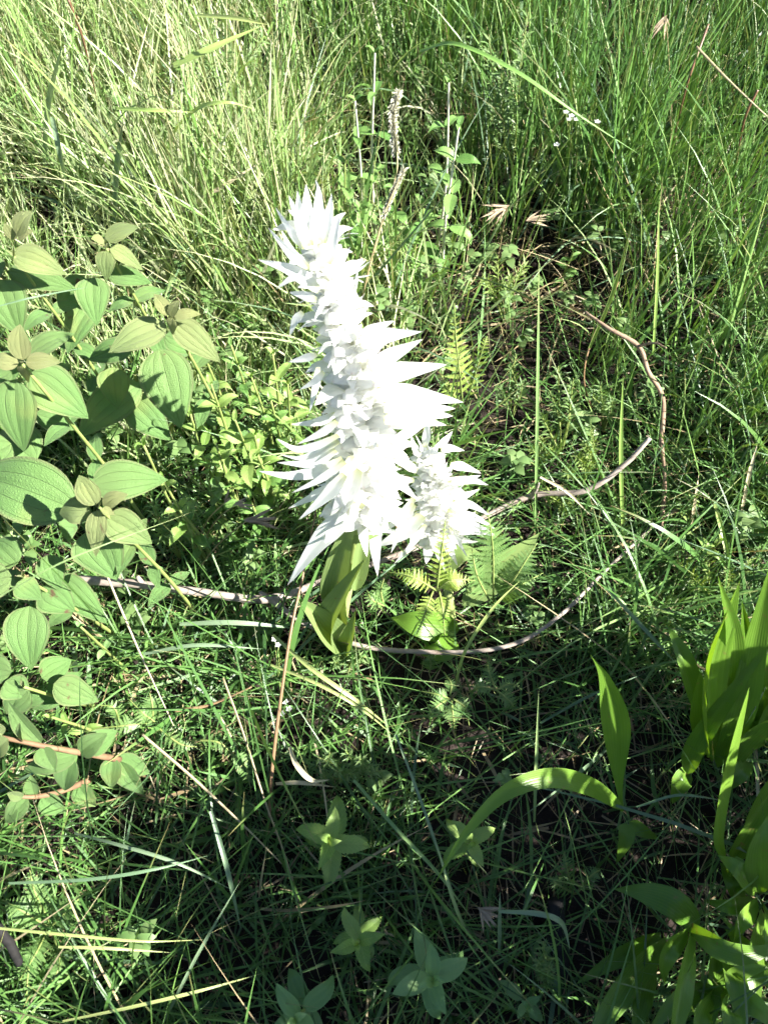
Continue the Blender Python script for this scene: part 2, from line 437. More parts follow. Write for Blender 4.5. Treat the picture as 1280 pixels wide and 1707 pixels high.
def cap(x, y):
    c = 9.0
    for bx, by, br, bc in CROWD:
        d = math.hypot(x - bx, y - by) / br
        if d < 1.5: c = min(c, bc + max(0, d - .8) * .5)
    return c
def keep(x, y):
    f = 1.0
    for bx, by, br, bc in CROWD:
        if math.hypot(x - bx, y - by) < br: f *= .8
    f = max(f, .45)
    for bx, by, br, bf in BARE:
        d = math.hypot(x - bx, y - by) / br
        if d < 1.6: f *= bf + (1 - bf) * min(1, max(0, d - 0.6))
    f *= .62 + .38 * math.sin(x * 9.3 + 2.2 * math.sin(y * 6.1)) * math.sin(y * 8.7 + 1.3)
    if abs(x) > view_half(y) or y > 2.2 or y < -0.12: f *= 0.22
    return f
def tufts(count, x0, x1, y0, y1):
    out = []
    while len(out) < count:
        x, y = random.uniform(x0, x1), random.uniform(y0, y1)
        if random.random() < keep(x, y): out.append((x, y))
    return out
def tuft_blades(ts, per, L, W, lean, bend, spread, tintf, curl=0.6, tall=None):
    rt, ln, wd, az, le, be, ti = [], [], [], [], [], [], []
    for x, y in ts:
        k = max(2, int(random.gauss(per, per * 0.3)))
        t0 = tintf(x, y); a0 = random.uniform(0, 6.283); sc = random.uniform(0.75, 1.2) * (tall(x, y) if tall else 1)
        for _ in range(k):
            xx, yy = x + random.gauss(0, spread), y + random.gauss(0, spread)
            rt.append((xx, yy, gz(xx, yy)))
            l_ = max(0.05, random.uniform(*L) * sc); cp = cap(xx, yy); l_ = l_ if l_ < cp else cp * random.uniform(.55, 1.1); ln.append(l_); wd.append(random.uniform(*W) * (1.7 if random.random() < .10 else 1))
            az.append(random.uniform(0, 6.283) if random.random() < 0.7 else a0 + random.gauss(0, 0.6))
            le.append(abs(random.gauss(*lean))); be.append(max(0, random.gauss(*bend)))
            ti.append(min(1, max(0, random.gauss(t0, 0.16))))
    f = np.array
    return blades(f(rt), f(ln), f(wd), f(az), f(le), f(be), f(ti), curl=curl)
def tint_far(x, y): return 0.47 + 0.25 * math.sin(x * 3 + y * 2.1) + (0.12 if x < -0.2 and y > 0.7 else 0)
def tall_far(x, y): return 0.55 + 0.45 * min(1, max(0, (y - 0.35) / 0.7))
g1 = tuft_blades(tufts(1700, -2.0, 2.0, 0.50, 3.2), 12, (0.16, 0.46), (0.0014, 0.0036), (0.20, 0.18), (0.35, 0.45), 0.018, tint_far, tall=tall_far)
g2 = tuft_blades(tufts(760, -1.5, 1.5, -0.45, 0.70), 8, (0.08, 0.28), (0.0018, 0.0042), (0.60, 0.3), (0.75, 0.5), 0.020, lambda x, y: 0.28)
CROWD_ALL = CROWD; CROWD = [(a, b, r * .6, c * 1.6) for a, b, r, c in CROWD]; BARE_ALL = BARE; BARE = [BARE[0], BARE[2], BARE[3]]
g2b = tuft_blades(tufts(900, -1.4, 1.4, -0.45, 0.80), 6, (0.10, 0.34), (0.0011, 0.0027), (1.0, 0.35), (0.5, 0.4), 0.03, lambda x, y: 0.30)
g2c = tuft_blades(tufts(1500, -1.3, 1.3, -0.40, 0.95), 7, (0.03, 0.09), (0.0012, 0.0028), (0.7, 0.4), (0.7, 0.5), 0.03, lambda x, y: 0.22)
CROWD = CROWD_ALL; BARE = BARE_ALL
tag(link('meadow_grass', fast_mesh('meadow_grass', [(g1, 0), (g2, 0), (g2b, 0), (g2c, 0)], [M['grass']])), 'dense fresh green meadow grass covering the whole ground', 'grass', kind='stuff')
def left_tufts(n):
    out = []
    while len(out) < n:
        x, y = random.gauss(-0.65, 0.40), random.gauss(1.0, 0.4)
        if x < 0.15 and y > 0.45 and random.random() < keep(x, y): out.append((x, y))
    return out
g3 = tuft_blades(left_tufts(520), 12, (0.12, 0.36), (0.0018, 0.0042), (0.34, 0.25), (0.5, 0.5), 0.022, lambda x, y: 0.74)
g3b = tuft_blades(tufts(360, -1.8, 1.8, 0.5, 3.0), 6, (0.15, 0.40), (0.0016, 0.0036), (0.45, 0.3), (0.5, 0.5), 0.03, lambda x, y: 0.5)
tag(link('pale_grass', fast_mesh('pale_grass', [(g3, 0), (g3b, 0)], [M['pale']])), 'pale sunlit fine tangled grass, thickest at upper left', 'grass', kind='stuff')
g4 = tuft_blades(tufts(230, -1.5, 1.5, -0.4, 1.5), 4, (0.20, 0.42), (0.0020, 0.0042), (0.8, 0.3), (0.6, 0.4), 0.035, lambda x, y: 0.45)
tag(link('bluish_grass', fast_mesh('bluish_grass', [(g4, 0)], [M['blue']])), 'broader bluish green grass blades crossing low between the plants', 'grass', kind='stuff')
g5 = tuft_blades(tufts(900, -1.8, 1.8, -0.4, 3.0), 5, (0.06, 0.34), (0.0010, 0.0026), (0.8, 0.4), (0.5, 0.4), 0.04, lambda x, y: 0.55)
BARE_ALL = BARE; BARE = []; CROWD_ALL = CROWD; CROWD = []
g6 = tuft_blades(tufts(1500, -1.3, 1.3, -0.3, 1.9), 6, (0.02, 0.07), (0.0010, 0.0024), (1.5, 0.12), (0.1, 0.2), 0.04, lambda x, y: 0.08)
BARE = BARE_ALL; CROWD = CROWD_ALL
tag(link('dry_grass', fast_mesh('dry_grass', [(g5, 0), (g6, 0)], [M['straw']])), 'dry straw coloured dead grass lying on the dark soil', 'grass', kind='stuff')

# small ground-cover leaves (uncountable low weeds)
def ground_leaves(n, cen, sx, sy, z, size, mat, name, label):
    V, U, T, F = [], [], [], []
    k = 0
    spots = []
    while len(spots) < n:
        x, y = random.gauss(cen[0], sx), random.gauss(cen[1], sy)
        if random.random() > keep(x, y) * 1.4: continue
        zz = random.uniform(*z); a0 = random.uniform(0, 6.3); sz = random.uniform(*size)
        for tier in range(random.choice((2, 3))):
            for q in range(random.choice((3, 4))):
                spots.append((x + random.gauss(0, .003), y + random.gauss(0, .003), max(.01, zz - tier * .014), a0 + tier * .8 + q * 1.57 + random.gauss(0, .25), sz * random.uniform(.7, 1.15)))
    for x, y, zz, a, s in spots:
        d = Vector((math.cos(a), math.sin(a), random.uniform(-.25, .45))).normalized()
        n_ = Vector((random.gauss(0, .3), random.gauss(-.1, .3), 1)); sd = d.cross(n_).normalized(); up = sd.cross(d)
        c = Vector((x, y, zz)); tt = random.random()
        pr = [(0, 0.05), (0.3, 0.33), (0.62, 0.30), (1, 0.02)]
        for v, w in pr:
            m = c + d * (v * s) + up * (0.12 * s * math.sin(v * 3.1))
            V += [m - sd * (w * s) + up * (0.10 * s * (w > .1)), m + sd * (w * s) + up * (0.10 * s * (w > .1))]
            U += [(0, v), (1, v)]; T += [tt, tt]
        for q in range(3): F.append((k + 2 * q, k + 2 * q + 1, k + 2 * q + 3, k + 2 * q + 2))
        k += 8
    me = fast_mesh(name, [((np.array([tuple(v) for v in V]), np.array(F), np.array(U), np.array(T)), 0)], [mat])
    tag(link(name, me), label, 'weeds', kind='stuff')
ground_leaves(3600, (0.0, 1.15), 0.75, 0.5, (0.03, 0.16), (0.010, 0.022), M['herb'], 'ground_cover', 'small oval weed leaves mixed into the grass')

# ------------------------------------------------------------------ orchids
PETAL_CACHE = {}
def petal_mesh(kind, var):
    key = (kind, var)
    if key in PETAL_CACHE: return PETAL_CACHE[key]
    b = MB(); rs = random.Random(var * 7 + len(kind))
    if kind == 'bract':      # long pointed, gently curved; unit length along +X, +Z upper side
        c = rs.uniform(-0.12, 0.40); sw = rs.uniform(-0.16, 0.16)
        leaf_grid(b, [(0, 0, 0), (0.35, sw * 0.3, 0.05), (0.7, sw, 0.02 + c * 0.35), (1, sw * 1.6, c)], 0.25, 'petal', 5, 10, (0, 0, 1), fold=0.16, cup=0.05, wav=0.03, twist=rs.uniform(-0.5, 0.5))
    elif kind == 'petal':
        c = rs.uniform(-0.35, 0.1)
        leaf_grid(b, [(0, 0, 0), (0.4, 0, 0.12), (0.75, 0, 0.08), (1, 0, c)], 0.42, 'lance', 5, 8, (0, 0, 1), fold=0.15, cup=0.1, wav=0.05)
    else:                    # hooded lip
        rows = []
        for i in range(7):
            v = i / 6
            r = 0.30 * max(0, math.sin(math.pi * (0.15 + v * 0.85))) ** 0.7
            rows.append([(v * 0.8, r * math.cos(a), 0.18 * math.sin(v * 3) + r * math.sin(a) * 0.9) for a in np.linspace(-0.5, math.pi + 0.5, 9)])
        b.grid(rows)
    PETAL_CACHE[key] = b.mesh('petal_' + kind, M['petal'])
    return PETAL_CACHE[key]
def basis(d, up):
    d = Vector(d).normalized(); z = Vector(up) - d * Vector(up).dot(d)
    z.normalize(); y = z.cross(d)
    return Matrix((d, y, z)).transposed()
def xform(pos, d, up, sc):
    m = basis(d, up).to_4x4(); m.translation = pos
    return m @ Matrix.Diagonal((*((sc, sc, sc) if isinstance(sc, (int, float)) else sc), 1))

def orchid(name, label, axis_pts, z_lo, nb, L_lo, L_hi, nf, core, el_lo, el_hi, seed, fat=1.0):
    rs = random.Random(seed)
    root = Vector(axis_pts[0])
    e = empty(name, root, label, 'orchid', 'white orchids')
    A = spline([tuple(Vector(p) - root) for p in axis_pts], 60)
    b = MB(); tube(b, [tuple(a) for a in A[::6]] + [tuple(A[-1])], [0.007, 0.006, 0.0055, 0.004, 0.002], 8, 40)
    link('stem', b.mesh('stem', M['green_core']), e)
    arc = np.concatenate([[0], np.cumsum(np.linalg.norm(np.diff(A, axis=0), axis=1))]); tot = arc[-1]
    s0 = z_lo * tot
    def P(t):
        s = s0 + (tot - s0) * t
        p = Vector([np.interp(s, arc, A[:, k]) for k in range(3)]); q = Vector([np.interp(min(tot, s + 0.01), arc, A[:, k]) for k in range(3)])
        q0 = Vector([np.interp(max(0, s - 0.01), arc, A[:, k]) for k in range(3)])
        return p, (q - q0).normalized()
    for k in range(nb):
        t = (k + 0.5) / nb
        t = t ** 0.92
        p, ax = P(t)
        ang = k * 2.39996 + rs.uniform(-0.25, 0.25)
        ref = Vector((1, 0, 0)); s = (ref - ax * ref.dot(ax)).normalized(); u = ax.cross(s)
        out = s * math.cos(ang) + u * math.sin(ang)
        el = el_lo + (el_hi - el_lo) * t ** 1.0 + rs.uniform(-0.38, 0.38)
        if t > 0.86: el = 1.1 + rs.uniform(-.25, .35)
        d = out * math.cos(el) + ax * math.sin(el)
        d.z -= 0.25 * (1 - t) ** 2
        L = (L_lo + (L_hi - L_lo) * t ** 0.75) * (rs.uniform(0.80, 1.15) if rs.random() < .55 else rs.uniform(.45, .75))
        m = xform(p + out * 0.006, d, ax, (L, L * fat * (1.0 + 0.30 * t) * (.5 if t > .8 else 1), L * rs.uniform(0.8, 1.6)))
        o = link('bract', petal_mesh('bract', rs.randrange(16)), e); o.matrix_local = m
    for k in range(nf):
        t = (k + 0.3) / nf * 0.95
        p, ax = P(t)
        ang = k * 2.39996 + 0.9 + rs.uniform(-0.2, 0.2)
        ref = Vector((1, 0, 0)); s = (ref - ax * ref.dot(ax)).normalized(); u = ax.cross(s)
        out = s * math.cos(ang) + u * math.sin(ang)
        sc = core * (1 - 0.42 * t) * rs.uniform(0.85, 1.15)
        d = (out + ax * (0.15 + 0.9 * t)).normalized()
        f = link('flower', petal_mesh('hood', 0), e)
        f.matrix_local = xform(p + out * 0.004, d, ax, sc)
        for q in range(4):
            a = (q - 1.5) * 0.75 + rs.uniform(-.2, .2)
            c = link('petal', petal_mesh('petal', rs.randrange(6)), f)
            dd = Vector((0.55, math.sin(a) * 0.9, 0.55 * math.cos(a) + rs.uniform(-.4, .2)))
            c.matrix_local = xform(Vector((0.25, 0.1 * math.sin(a), 0.1)), dd, (0.3, 0, 1), rs.uniform(0.75, 1.1))
    return e

# the plane the tall spike stands in, leaning a little away from the camera
B0 = at(563, 1092, 0.0)
T0 = at(517, 318, 0.575)
nrm = (T0 - B0).cross(Vector((1, 0, 0))).normalized()
def on_spike(px, py, off=0.0):
    d = ray(px, py); p0 = B0 + nrm * off
    return CC + d * ((p0 - CC).dot(nrm) / d.dot(nrm))
tall = orchid('white_orchid', 'tall white orchid spike with long pointed petals in the middle',
              [tuple(on_spike(*p)) for p in ((563, 1092), (575, 1000), (594, 900), (604, 810), (606, 710), (588, 610), (560, 510), (538, 425), (523, 368))],
              0.42, 52, 0.040, 0.034, 88, 0.042, -0.45, 0.50, 3)
def long_bracts(e, rows, seed):
    rs = random.Random(seed)
    for pts, w in rows:
        n = len(pts); o = rs.uniform(-.048, -.012)
        (bx, by), (tx, ty) = pts[0], pts[-1]
        pts = pts[:-1] + [(tx + (tx - bx) * .10, ty + (ty - by) * .06)]
        W = [on_spike(x, y, o * (1 - .3 * k / n)) for k, (x, y) in enumerate(pts)]
        b = MB()
        leaf_grid(b, [tuple(p - e.location) for p in W], w * 0.80 * mpp(W[0]), 'petal', 7, 16, (rs.uniform(-.4, .4), -.8, .6), fold=rs.uniform(.06, .2), cup=.04, wav=.02, twist=rs.uniform(-.5, .5))
        link('bract', b.mesh('bract', M['petal']), e)
long_bracts(tall, [
    ([(511, 411), (500, 370), (484, 330)], 24), ([(518, 400), (512, 350), (511, 312)], 26), ([(530, 400), (530, 350), (530, 312)], 26), ([(540, 405), (548, 360), (552, 328)], 22), ([(548, 440), (556, 400), (566, 360)], 22), ([(520, 410), (502, 360), (498, 322)], 22),
    ([(508, 414), (485, 385), (464, 350)], 20), ([(514, 446), (482, 418), (453, 383)], 22), ([(518, 448), (490, 425), (474, 388)], 20), ([(532, 484), (490, 452), (439, 435)], 30), ([(515, 462), (490, 462), (466, 480)], 18), ([(528, 500), (505, 492), (486, 488)], 20), ([(545, 455), (575, 448), (601, 432)], 26),
    ([(505, 520), (492, 535), (485, 558)], 18), ([(600, 572), (640, 558), (695, 554)], 40), ([(600, 560), (625, 548), (652, 536)], 24), ([(615, 612), (660, 588), (697, 568)], 34), ([(620, 628), (675, 618), (733, 609)], 42), ([(625, 655), (690, 658), (759, 670)], 46), ([(640, 680), (695, 680), (748, 681)], 36), ([(640, 695), (690, 700), (735, 708)], 30), ([(650, 740), (690, 715), (722, 695)], 22),
    ([(528, 590), (508, 597), (485, 603)], 18), ([(540, 620), (524, 636), (503, 648)], 16), ([(530, 612), (526, 645), (517, 684)], 18), ([(560, 690), (530, 703), (492, 707)], 20), ([(562, 702), (535, 722), (502, 738)], 20), ([(565, 725), (525, 744), (492, 748), (471, 731)], 20), ([(565, 735), (530, 755), (500, 763), (476, 756)], 19),
    ([(572, 765), (530, 785), (483, 793), (444, 784)], 28), ([(575, 770), (535, 798), (494, 819)], 20), ([(580, 795), (540, 818), (489, 845)], 28), ([(600, 835), (555, 878), (522, 915), (490, 968)], 52), ([(596, 780), (575, 830), (546, 893)], 46), ([(614, 765), (620, 850), (628, 950)], 58), ([(575, 790), (545, 825), (505, 862)], 30), ([(640, 700), (700, 690), (745, 694)], 34), ([(560, 750), (520, 772), (470, 770)], 24), ([(630, 780), (660, 800), (690, 830)], 30), ([(585, 760), (572, 800), (580, 850)], 26)], 5)
B0s, T0s, nrms = B0, T0, nrm
B0 = at(752, 1040, 0.0); T0 = at(716, 735, 0.27)
nrm = (T0 - B0).cross(Vector((1, 0, 0))).normalized()
short = orchid('white_orchid', 'shorter white orchid spike leaning right of and behind the tall one',
               [tuple(on_spike(*p)) for p in ((752, 1040), (745, 960), (736, 880), (726, 820), (712, 755))],
               0.52, 46, 0.038, 0.028, 50, 0.032, -0.35, 0.6, 8, .7)
long_bracts(short, [
    ([(748, 868), (785, 878), (820, 892)], 32), ([(704, 858), (668, 890), (634, 908)], 34), ([(740, 890), (750, 915), (760, 940)], 18), ([(745, 800), (785, 800), (808, 808)], 20), ([(690, 840), (672, 872), (655, 918)], 22), ([(708, 874), (688, 905), (661, 937)], 18), ([(728, 905), (732, 925), (741, 950)], 16), ([(750, 880), (765, 905), (776, 926)], 13), ([(750, 775), (772, 778), (797, 788)], 20), ([(735, 748), (752, 747), (771, 751)], 18), ([(730, 745), (742, 733), (752, 720)], 16),
    ([(752, 805), (775, 800), (797, 793)], 17), ([(755, 835), (785, 842), (812, 858)], 20), ([(755, 830), (775, 826), (796, 816)], 16), ([(690, 830), (668, 862), (636, 888)], 20), ([(708, 745), (712, 720), (714, 697)], 18), ([(695, 785), (678, 775), (652, 766)], 20), ([(700, 760), (690, 745), (686, 728)], 16), ([(745, 850), (790, 862), (818, 880)], 16), ([(690, 800), (665, 800), (645, 805)], 18), ([(695, 855), (690, 880), (684, 905)], 16)], 9)
def pleaf(parent, name, pts, width_px, prof='strap', mat='lily', fold=0.15, cup=0, nu=7, nv=18, tint=0.5, normal=(0, -0.35, 1), wav=0.0, twist=0.0, quilt=0.0, label=None, serr=0, ridge=0.42):
    """a leaf through photograph pixels with heights (px, py, z)"""
    W = [at(*p) if p[2] >= 0 else CC + ray(p[0], p[1]) * ((B0s + nrms * p[2] - CC).dot(nrms) / ray(p[0], p[1]).dot(nrms)) for p in pts]
    w = width_px * mpp(sum(W, Vector()) / len(W))
    o0 = parent.location if parent else W[0]
    b = MB(); leaf_grid(b, [tuple(p - Vector(o0)) for p in W], w, prof, nu, nv, normal, fold, cup, quilt, serr, wav, tint, twist, ridge)
    o = link(name, b.mesh(name, M[mat]), parent)
    if not parent: o.location = o0
    if label: o['label'] = label
    return o
OL = 'orchid_leaf'
# negative third value: that far in front of the tall spike's own plane
pleaf(tall, 'leaf', [(572, 1050, -.010), (560, 985, -.018), (574, 910, -.020), (598, 846, -.018)], 49, 'lance', OL, fold=0.22, normal=(-0.5, -1, 0.4), nv=22)
pleaf(tall, 'leaf', [(592, 985, -.008), (600, 920, -.014), (611, 858, -.014)], 32, 'lance', OL, fold=0.3, normal=(0.4, -1, .4))
pleaf(tall, 'leaf', [(585, 900, -.016), (605, 898, -.022), (632, 892, -.022)], 15, 'lance', OL, fold=0.2)
pleaf(tall, 'leaf', [(560, 1080, -.010), (553, 1035, -.030), (576, 985, -.036), (609, 930, -.040)], 44, 'lance', OL, fold=0.42, normal=(-.7, -.6, .8), nv=22)
pleaf(tall, 'leaf', [(572, 1080, -.006), (545, 1052, -.028), (520, 1022, -.034), (493, 995, -.034)], 49, 'lance', OL, fold=0.48, normal=(.5, -.5, 1), nv=22)
pleaf(tall, 'leaf', [(556, 1010, -.004), (546, 975, -.010), (560, 942, -.012)], 25, 'lance', OL, fold=0.3, normal=(-.5, -.7, .6))
pleaf(tall, 'leaf', [(572, 1090, -.006), (586, 1060, -.026), (593, 1016, -.030)], 30, 'lance', OL, fold=0.42, normal=(-.6, -.6, .6))
pleaf(tall, 'leaf', [(566, 1070, -.012), (572, 1095, -.020), (585, 1112, -.012)], 28, 'lance', OL, fold=0.3, normal=(0, -1, .6))
pleaf(short, 'leaf', [(735, 950, .06), (770, 922, .085), (812, 932, .08)], 34, 'lance', OL, fold=0.1, normal=(0, -.7, 1))
pleaf(short, 'leaf', [(770, 1010, .04), (830, 955, .075), (868, 920, .10), (899, 888, .12)], 52, 'lance', OL, fold=0.12, normal=(.2, -.5, 1), nv=22)
pleaf(short, 'leaf', [(765, 1050, .02), (700, 1040, .05), (652, 1030, .04)], 50, 'lance', 'lily', fold=0.1, normal=(0, -.5, 1))
pleaf(short, 'leaf', [(755, 1060, .02), (735, 1085, .04), (690, 1085, .02)], 40, 'lance', 'lily', fold=0.1, normal=(0, -.5, 1))

# ------------------------------------------------------------------ velvety broad-leaved shrubs (left)
def melastome(label, tip, z, leaves, low=2, spread=40, seed=0, stem_mat='stem_green', cat='leafy plant', lean=(0.02, 0.03)):
    """tip pixel at height z; leaves: (bx, by, tx, ty, width_px, young, dz_base, dz_tip)"""
    rs = random.Random(seed + 100)
    top = at(tip[0], tip[1], z)
    root = Vector((top.x + lean[0], top.y + lean[1], 0)); root.z = gz(root.x, root.y)
    e = empty('velvet_leaf_plant', root, label, cat, 'velvety broad-leaved plants at left')
    b = MB(); tube(b, [(0, 0, 0), tuple((top - root) * 0.5 + Vector((0.008, -0.004, 0))), tuple(top - root)], [0.0024, 0.0020, 0.0015], 8, 12)
    link('stem', b.mesh('stem', M[stem_mat]), e)
    for bx, by, tx, ty, w, yg, db, dt in leaves:
        p = at(bx, by, z + db); q = at(tx, ty, z + dt)
        L = (q - p).length
        mid = (p + q) / 2 + Vector((0, -0.15, 0.9)) * L * rs.uniform(0.06, 0.14)
        wd = w * 1.12 * mpp(p)
        bb = MB()
        side = (q - p); side.z = 0
        leaf_grid(bb, [tuple(x - root) for x in (p, mid, q)], wd, 'ovate', 17, 19, (rs.uniform(-.25, .35), -0.45, 1), fold=rs.uniform(0.04, 0.12), cup=0.04, quilt=0.018, wav=0.012, tint=np.clip(yg + np.repeat(np.linspace(0.12, -0.08, 19), 17), 0, 1), ridge=0.42)
        link('leaf', bb.mesh('leaf', M['melastome']), e)
    for k in range(low):
        f = 0.74 - 0.19 * k
        p = (top - root) * f
        a0 = rs.uniform(0, 3.14)
        for j in range(2):
            a = a0 + j * math.pi + rs.uniform(-.2, .2)
            L = spread * mpp(top) * rs.uniform(1.2, 1.7)
            q = p + Vector((math.cos(a), math.sin(a), rs.uniform(-.35, 0.05))) * L
            mid = (p + q) / 2 + Vector((0, 0, L * 0.1))
            bb = MB()
            leaf_grid(bb, [tuple(p), tuple(mid), tuple(q)], L * 0.55, 'ovate', 17, 17, (0, -.2, 1), fold=0.08, quilt=0.018, tint=0.0, ridge=0.42)
            link('leaf', bb.mesh('leaf', M['melastome']), e)
    # unopened leaf pair at the tip
    for j in range(2):
        bb = MB(); a = rs.uniform(0, 6.28) + j * math.pi
        L = 16 * mpp(top)
        d = Vector((math.cos(a) * 0.5, math.sin(a) * 0.5, 1))
        leaf_grid(bb, [tuple(top - root), tuple(top - root + d * L * .5), tuple(top - root + d * L)], L * 0.5, 'ovate', 9, 9, (-math.cos(a), -math.sin(a), .6), fold=0.2, tint=0.8)
        link('bud', bb.mesh('bud', M['melastome']), e)
    return e
melastome('velvety plant at left edge, highest of the group, pale leaf pointing right', (24, 428), .36, [
    (28, 392, 55, 352, 34, .8, .03, .05), (25, 400, 8, 372, 16, .9, .02, .04), (30, 398, 58, 384, 14, .95, .02, .03),
    (22, 424, 110, 458, 46, .55, 0, -.02), (14, 452, 130, 484, 44, .12, -.04, -.05), (-2, 466, 34, 560, 76, .10, -.04, -.09), (10, 440, -60, 470, 50, .1, -.03, -.05)], 3, seed=1)
melastome('velvety plant with drooping olive tip leaves, upper of the two beside grass', (178, 414), .34, [
    (176, 398, 232, 378, 30, .5, .01, .02), (174, 402, 152, 398, 16, .9, .01, .02), (178, 418, 178, 468, 32, .45, 0, -.03), (184, 412, 239, 450, 26, .6, 0, -.03),
    (156, 462, 162, 543, 54, .05, -.04, -.07), (180, 458, 254, 472, 34, .05, -.04, -.05), (150, 470, 95, 520, 50, .0, -.07, -.10), (160, 500, 112, 590, 52, 0, -.1, -.13)], 3, seed=2)
melastome('velvety plant whose large oval leaf hangs half in shadow nearest the orchid', (285, 534), .33, [
    (283, 525, 257, 490, 22, .95, .01, .03), (290, 527, 336, 524, 18, .95, .01, .01), (288, 530, 288, 558, 20, .9, .01, -.01), (284, 528, 300, 500, 16, .9, .01, .03),
    (278, 542, 181, 588, 52, .55, -.01, -.02), (288, 535, 368, 604, 46, .62, -.01, -.04), (266, 582, 302, 714, 84, .10, -.03, -.09),
    (190, 612, 196, 680, 50, 0, -.08, -.12), (222, 580, 148, 600, 42, 0, -.08, -.1), (275, 560, 330, 590, 40, 0, -.06, -.08), (235, 640, 130, 730, 62, 0, -.12, -.15), (215, 665, 285, 735, 60, 0, -.13, -.16)], 3, seed=3)
melastome('velvety plant topped by a dusky four-leaved cross at left edge', (38, 607), .40, [
    (38, 600, 34, 540, 34, .85, .0, .03), (44, 604, 103, 604, 28, .9, 0, 0), (32, 606, -18, 604, 28, .9, 0, 0), (40, 612, 48, 638, 26, .85, 0, -.02),
    (50, 590, 124, 556, 36, .15, -.05, -.04), (52, 622, 148, 698, 74, .05, -.04, -.08), (26, 632, 40, 754, 70, .05, -.03, -.10), (60, 690, 132, 716, 36, 0, -.12, -.14), (20, 620, -60, 680, 60, .05, -.05, -.08), (70, 630, 120, 610, 30, 0, -.1, -.1), (8, 585, 20, 640, 60, 0, -.08, -.1)], 3, seed=4)
melastome('velvety plant with bright yellow-green rosette shading its big left leaf', (166, 846), .33, [
    (160, 842, 132, 792, 38, .6, 0, .02), (152, 852, 100, 856, 44, .5, -.01, -.02), (166, 850, 160, 928, 36, .7, 0, -.03), (172, 842, 214, 824, 26, .8, 0, .01), (170, 848, 192, 858, 14, .95, .01, 0),
    (154, 808, 280, 800, 66, .10, -.05, -.06), (178, 862, 254, 906, 56, .35, -.02, -.05), (128, 850, -50, 790, 104, .0, -.06, -.07), (150, 882, 196, 966, 84, .05, -.06, -.10), (100, 880, 130, 880, 60, 0, -.1, -.12), (20, 740, -40, 790, 70, .05, -.06, -.08), (60, 770, 0, 720, 80, 0, -.1, -.1)], 3, seed=5)
melastome('velvety plant with limp grey-green leaves above the dead branch', (40, 962), .24, [
    (20, 960, -50, 985, 60, .2, .0, -.02), (30, 970, 70, 1000, 40, .05, 0, -.03), (80, 925, 100, 985, 44, 0, -.01, -.04), (70, 980, 125, 1020, 60, 0, -.04, -.06), (50, 1010, 52, 1118, 70, .02, -.04, -.09), (30, 940, -10, 900, 56, 0, -.02, -.02), (95, 960, 180, 1040, 50, 0, -.09, -.12)], 2, seed=6)
melastome('velvety plant with low shaded leaves beneath the dead branch', (40, 1145), .17, [
    (10, 1135, 48, 1160, 48, .05, 0, -.02), (90, 1140, 165, 1170, 50, .15, -.02, -.05), (50, 1150, 10, 1190, 46, .05, -.01, -.04), (70, 1130, 120, 1100, 46, 0, -.03, -.04), (20, 1120, -40, 1110, 50, .05, 0, -.02)], 2, seed=7)
# creeping stem with paired leaves
def creeper(label, path, leaves, root_z=0.0):
    W = [at(*p) for p in path]
    root = W[0]
    e = empty('creeping_plant', root, label, 'creeping plant', 'creeping red stemmed plants')
    b = MB(); tube(b, [tuple(p - root) for p in W], [0.0034, 0.003, 0.0025, 0.0018], 8, 24, rough=0.06)
    link('stem', b.mesh('stem', M['stem_red']), e)
    for bx, by, z0, tx, ty, z1, w, yg in leaves:
        p, q = at(bx, by, z0), at(tx, ty, z1)
        L = (q - p).length
        bb = MB(); leaf_grid(bb, [tuple(p - root), tuple((p + q) / 2 - root + Vector((0, -.3, .9)) * L * .1), tuple(q - root)], w * mpp(p), 'ovate', 13, 15, (random.uniform(-.4, .4), -.5, 1), fold=0.16, quilt=0.012, tint=yg, ridge=0.5)
        link('leaf', bb.mesh('leaf', M['melastome']), e)
creeper('red stem creeping in from the left edge with oval grey-green leaves', [(200, 1266, .10), (130, 1254, .16), (70, 1243, .19), (-30, 1222, .21)], [
    (70, 1238, .19, 14, 1170, .22, 44, .1), (72, 1244, .19, 92, 1284, .17, 40, .1), (134, 1254, .16, 180, 1222, .18, 40, .1), (140, 1250, .16, 196, 1218, .15, 46, 0), (130, 1258, .16, 40, 1284, .15, 40, .1),
    (190, 1262, .11, 186, 1314, .08, 38, .05), (38, 1236, .20, 34, 1204, .23, 16, .3), (15, 1232, .21, -10, 1258, .19, 40, .5), (5, 1225, .21, -20, 1205, .22, 36, .6), (122, 1262, .15, 108, 1318, .10, 46, 0), (195, 1260, .10, 250, 1290, .06, 40, 0), (200, 1268, .1, 240, 1325, .05, 46, 0)])
creeper('thin red side stem lying low with small drooping leaves at left', [(150, 1300, .06), (100, 1320, .09), (60, 1328, .11), (30, 1328, .12)], [
    (58, 1326, .11, 52, 1292, .12, 28, .1), (48, 1330, .11, 10, 1372, .09, 36, .1), (70, 1328, .10, 110, 1354, .08, 40, 0), (40, 1328, .12, 12, 1322, .13, 22, .4), (130, 1308, .07, 160, 1345, .05, 40, 0)])

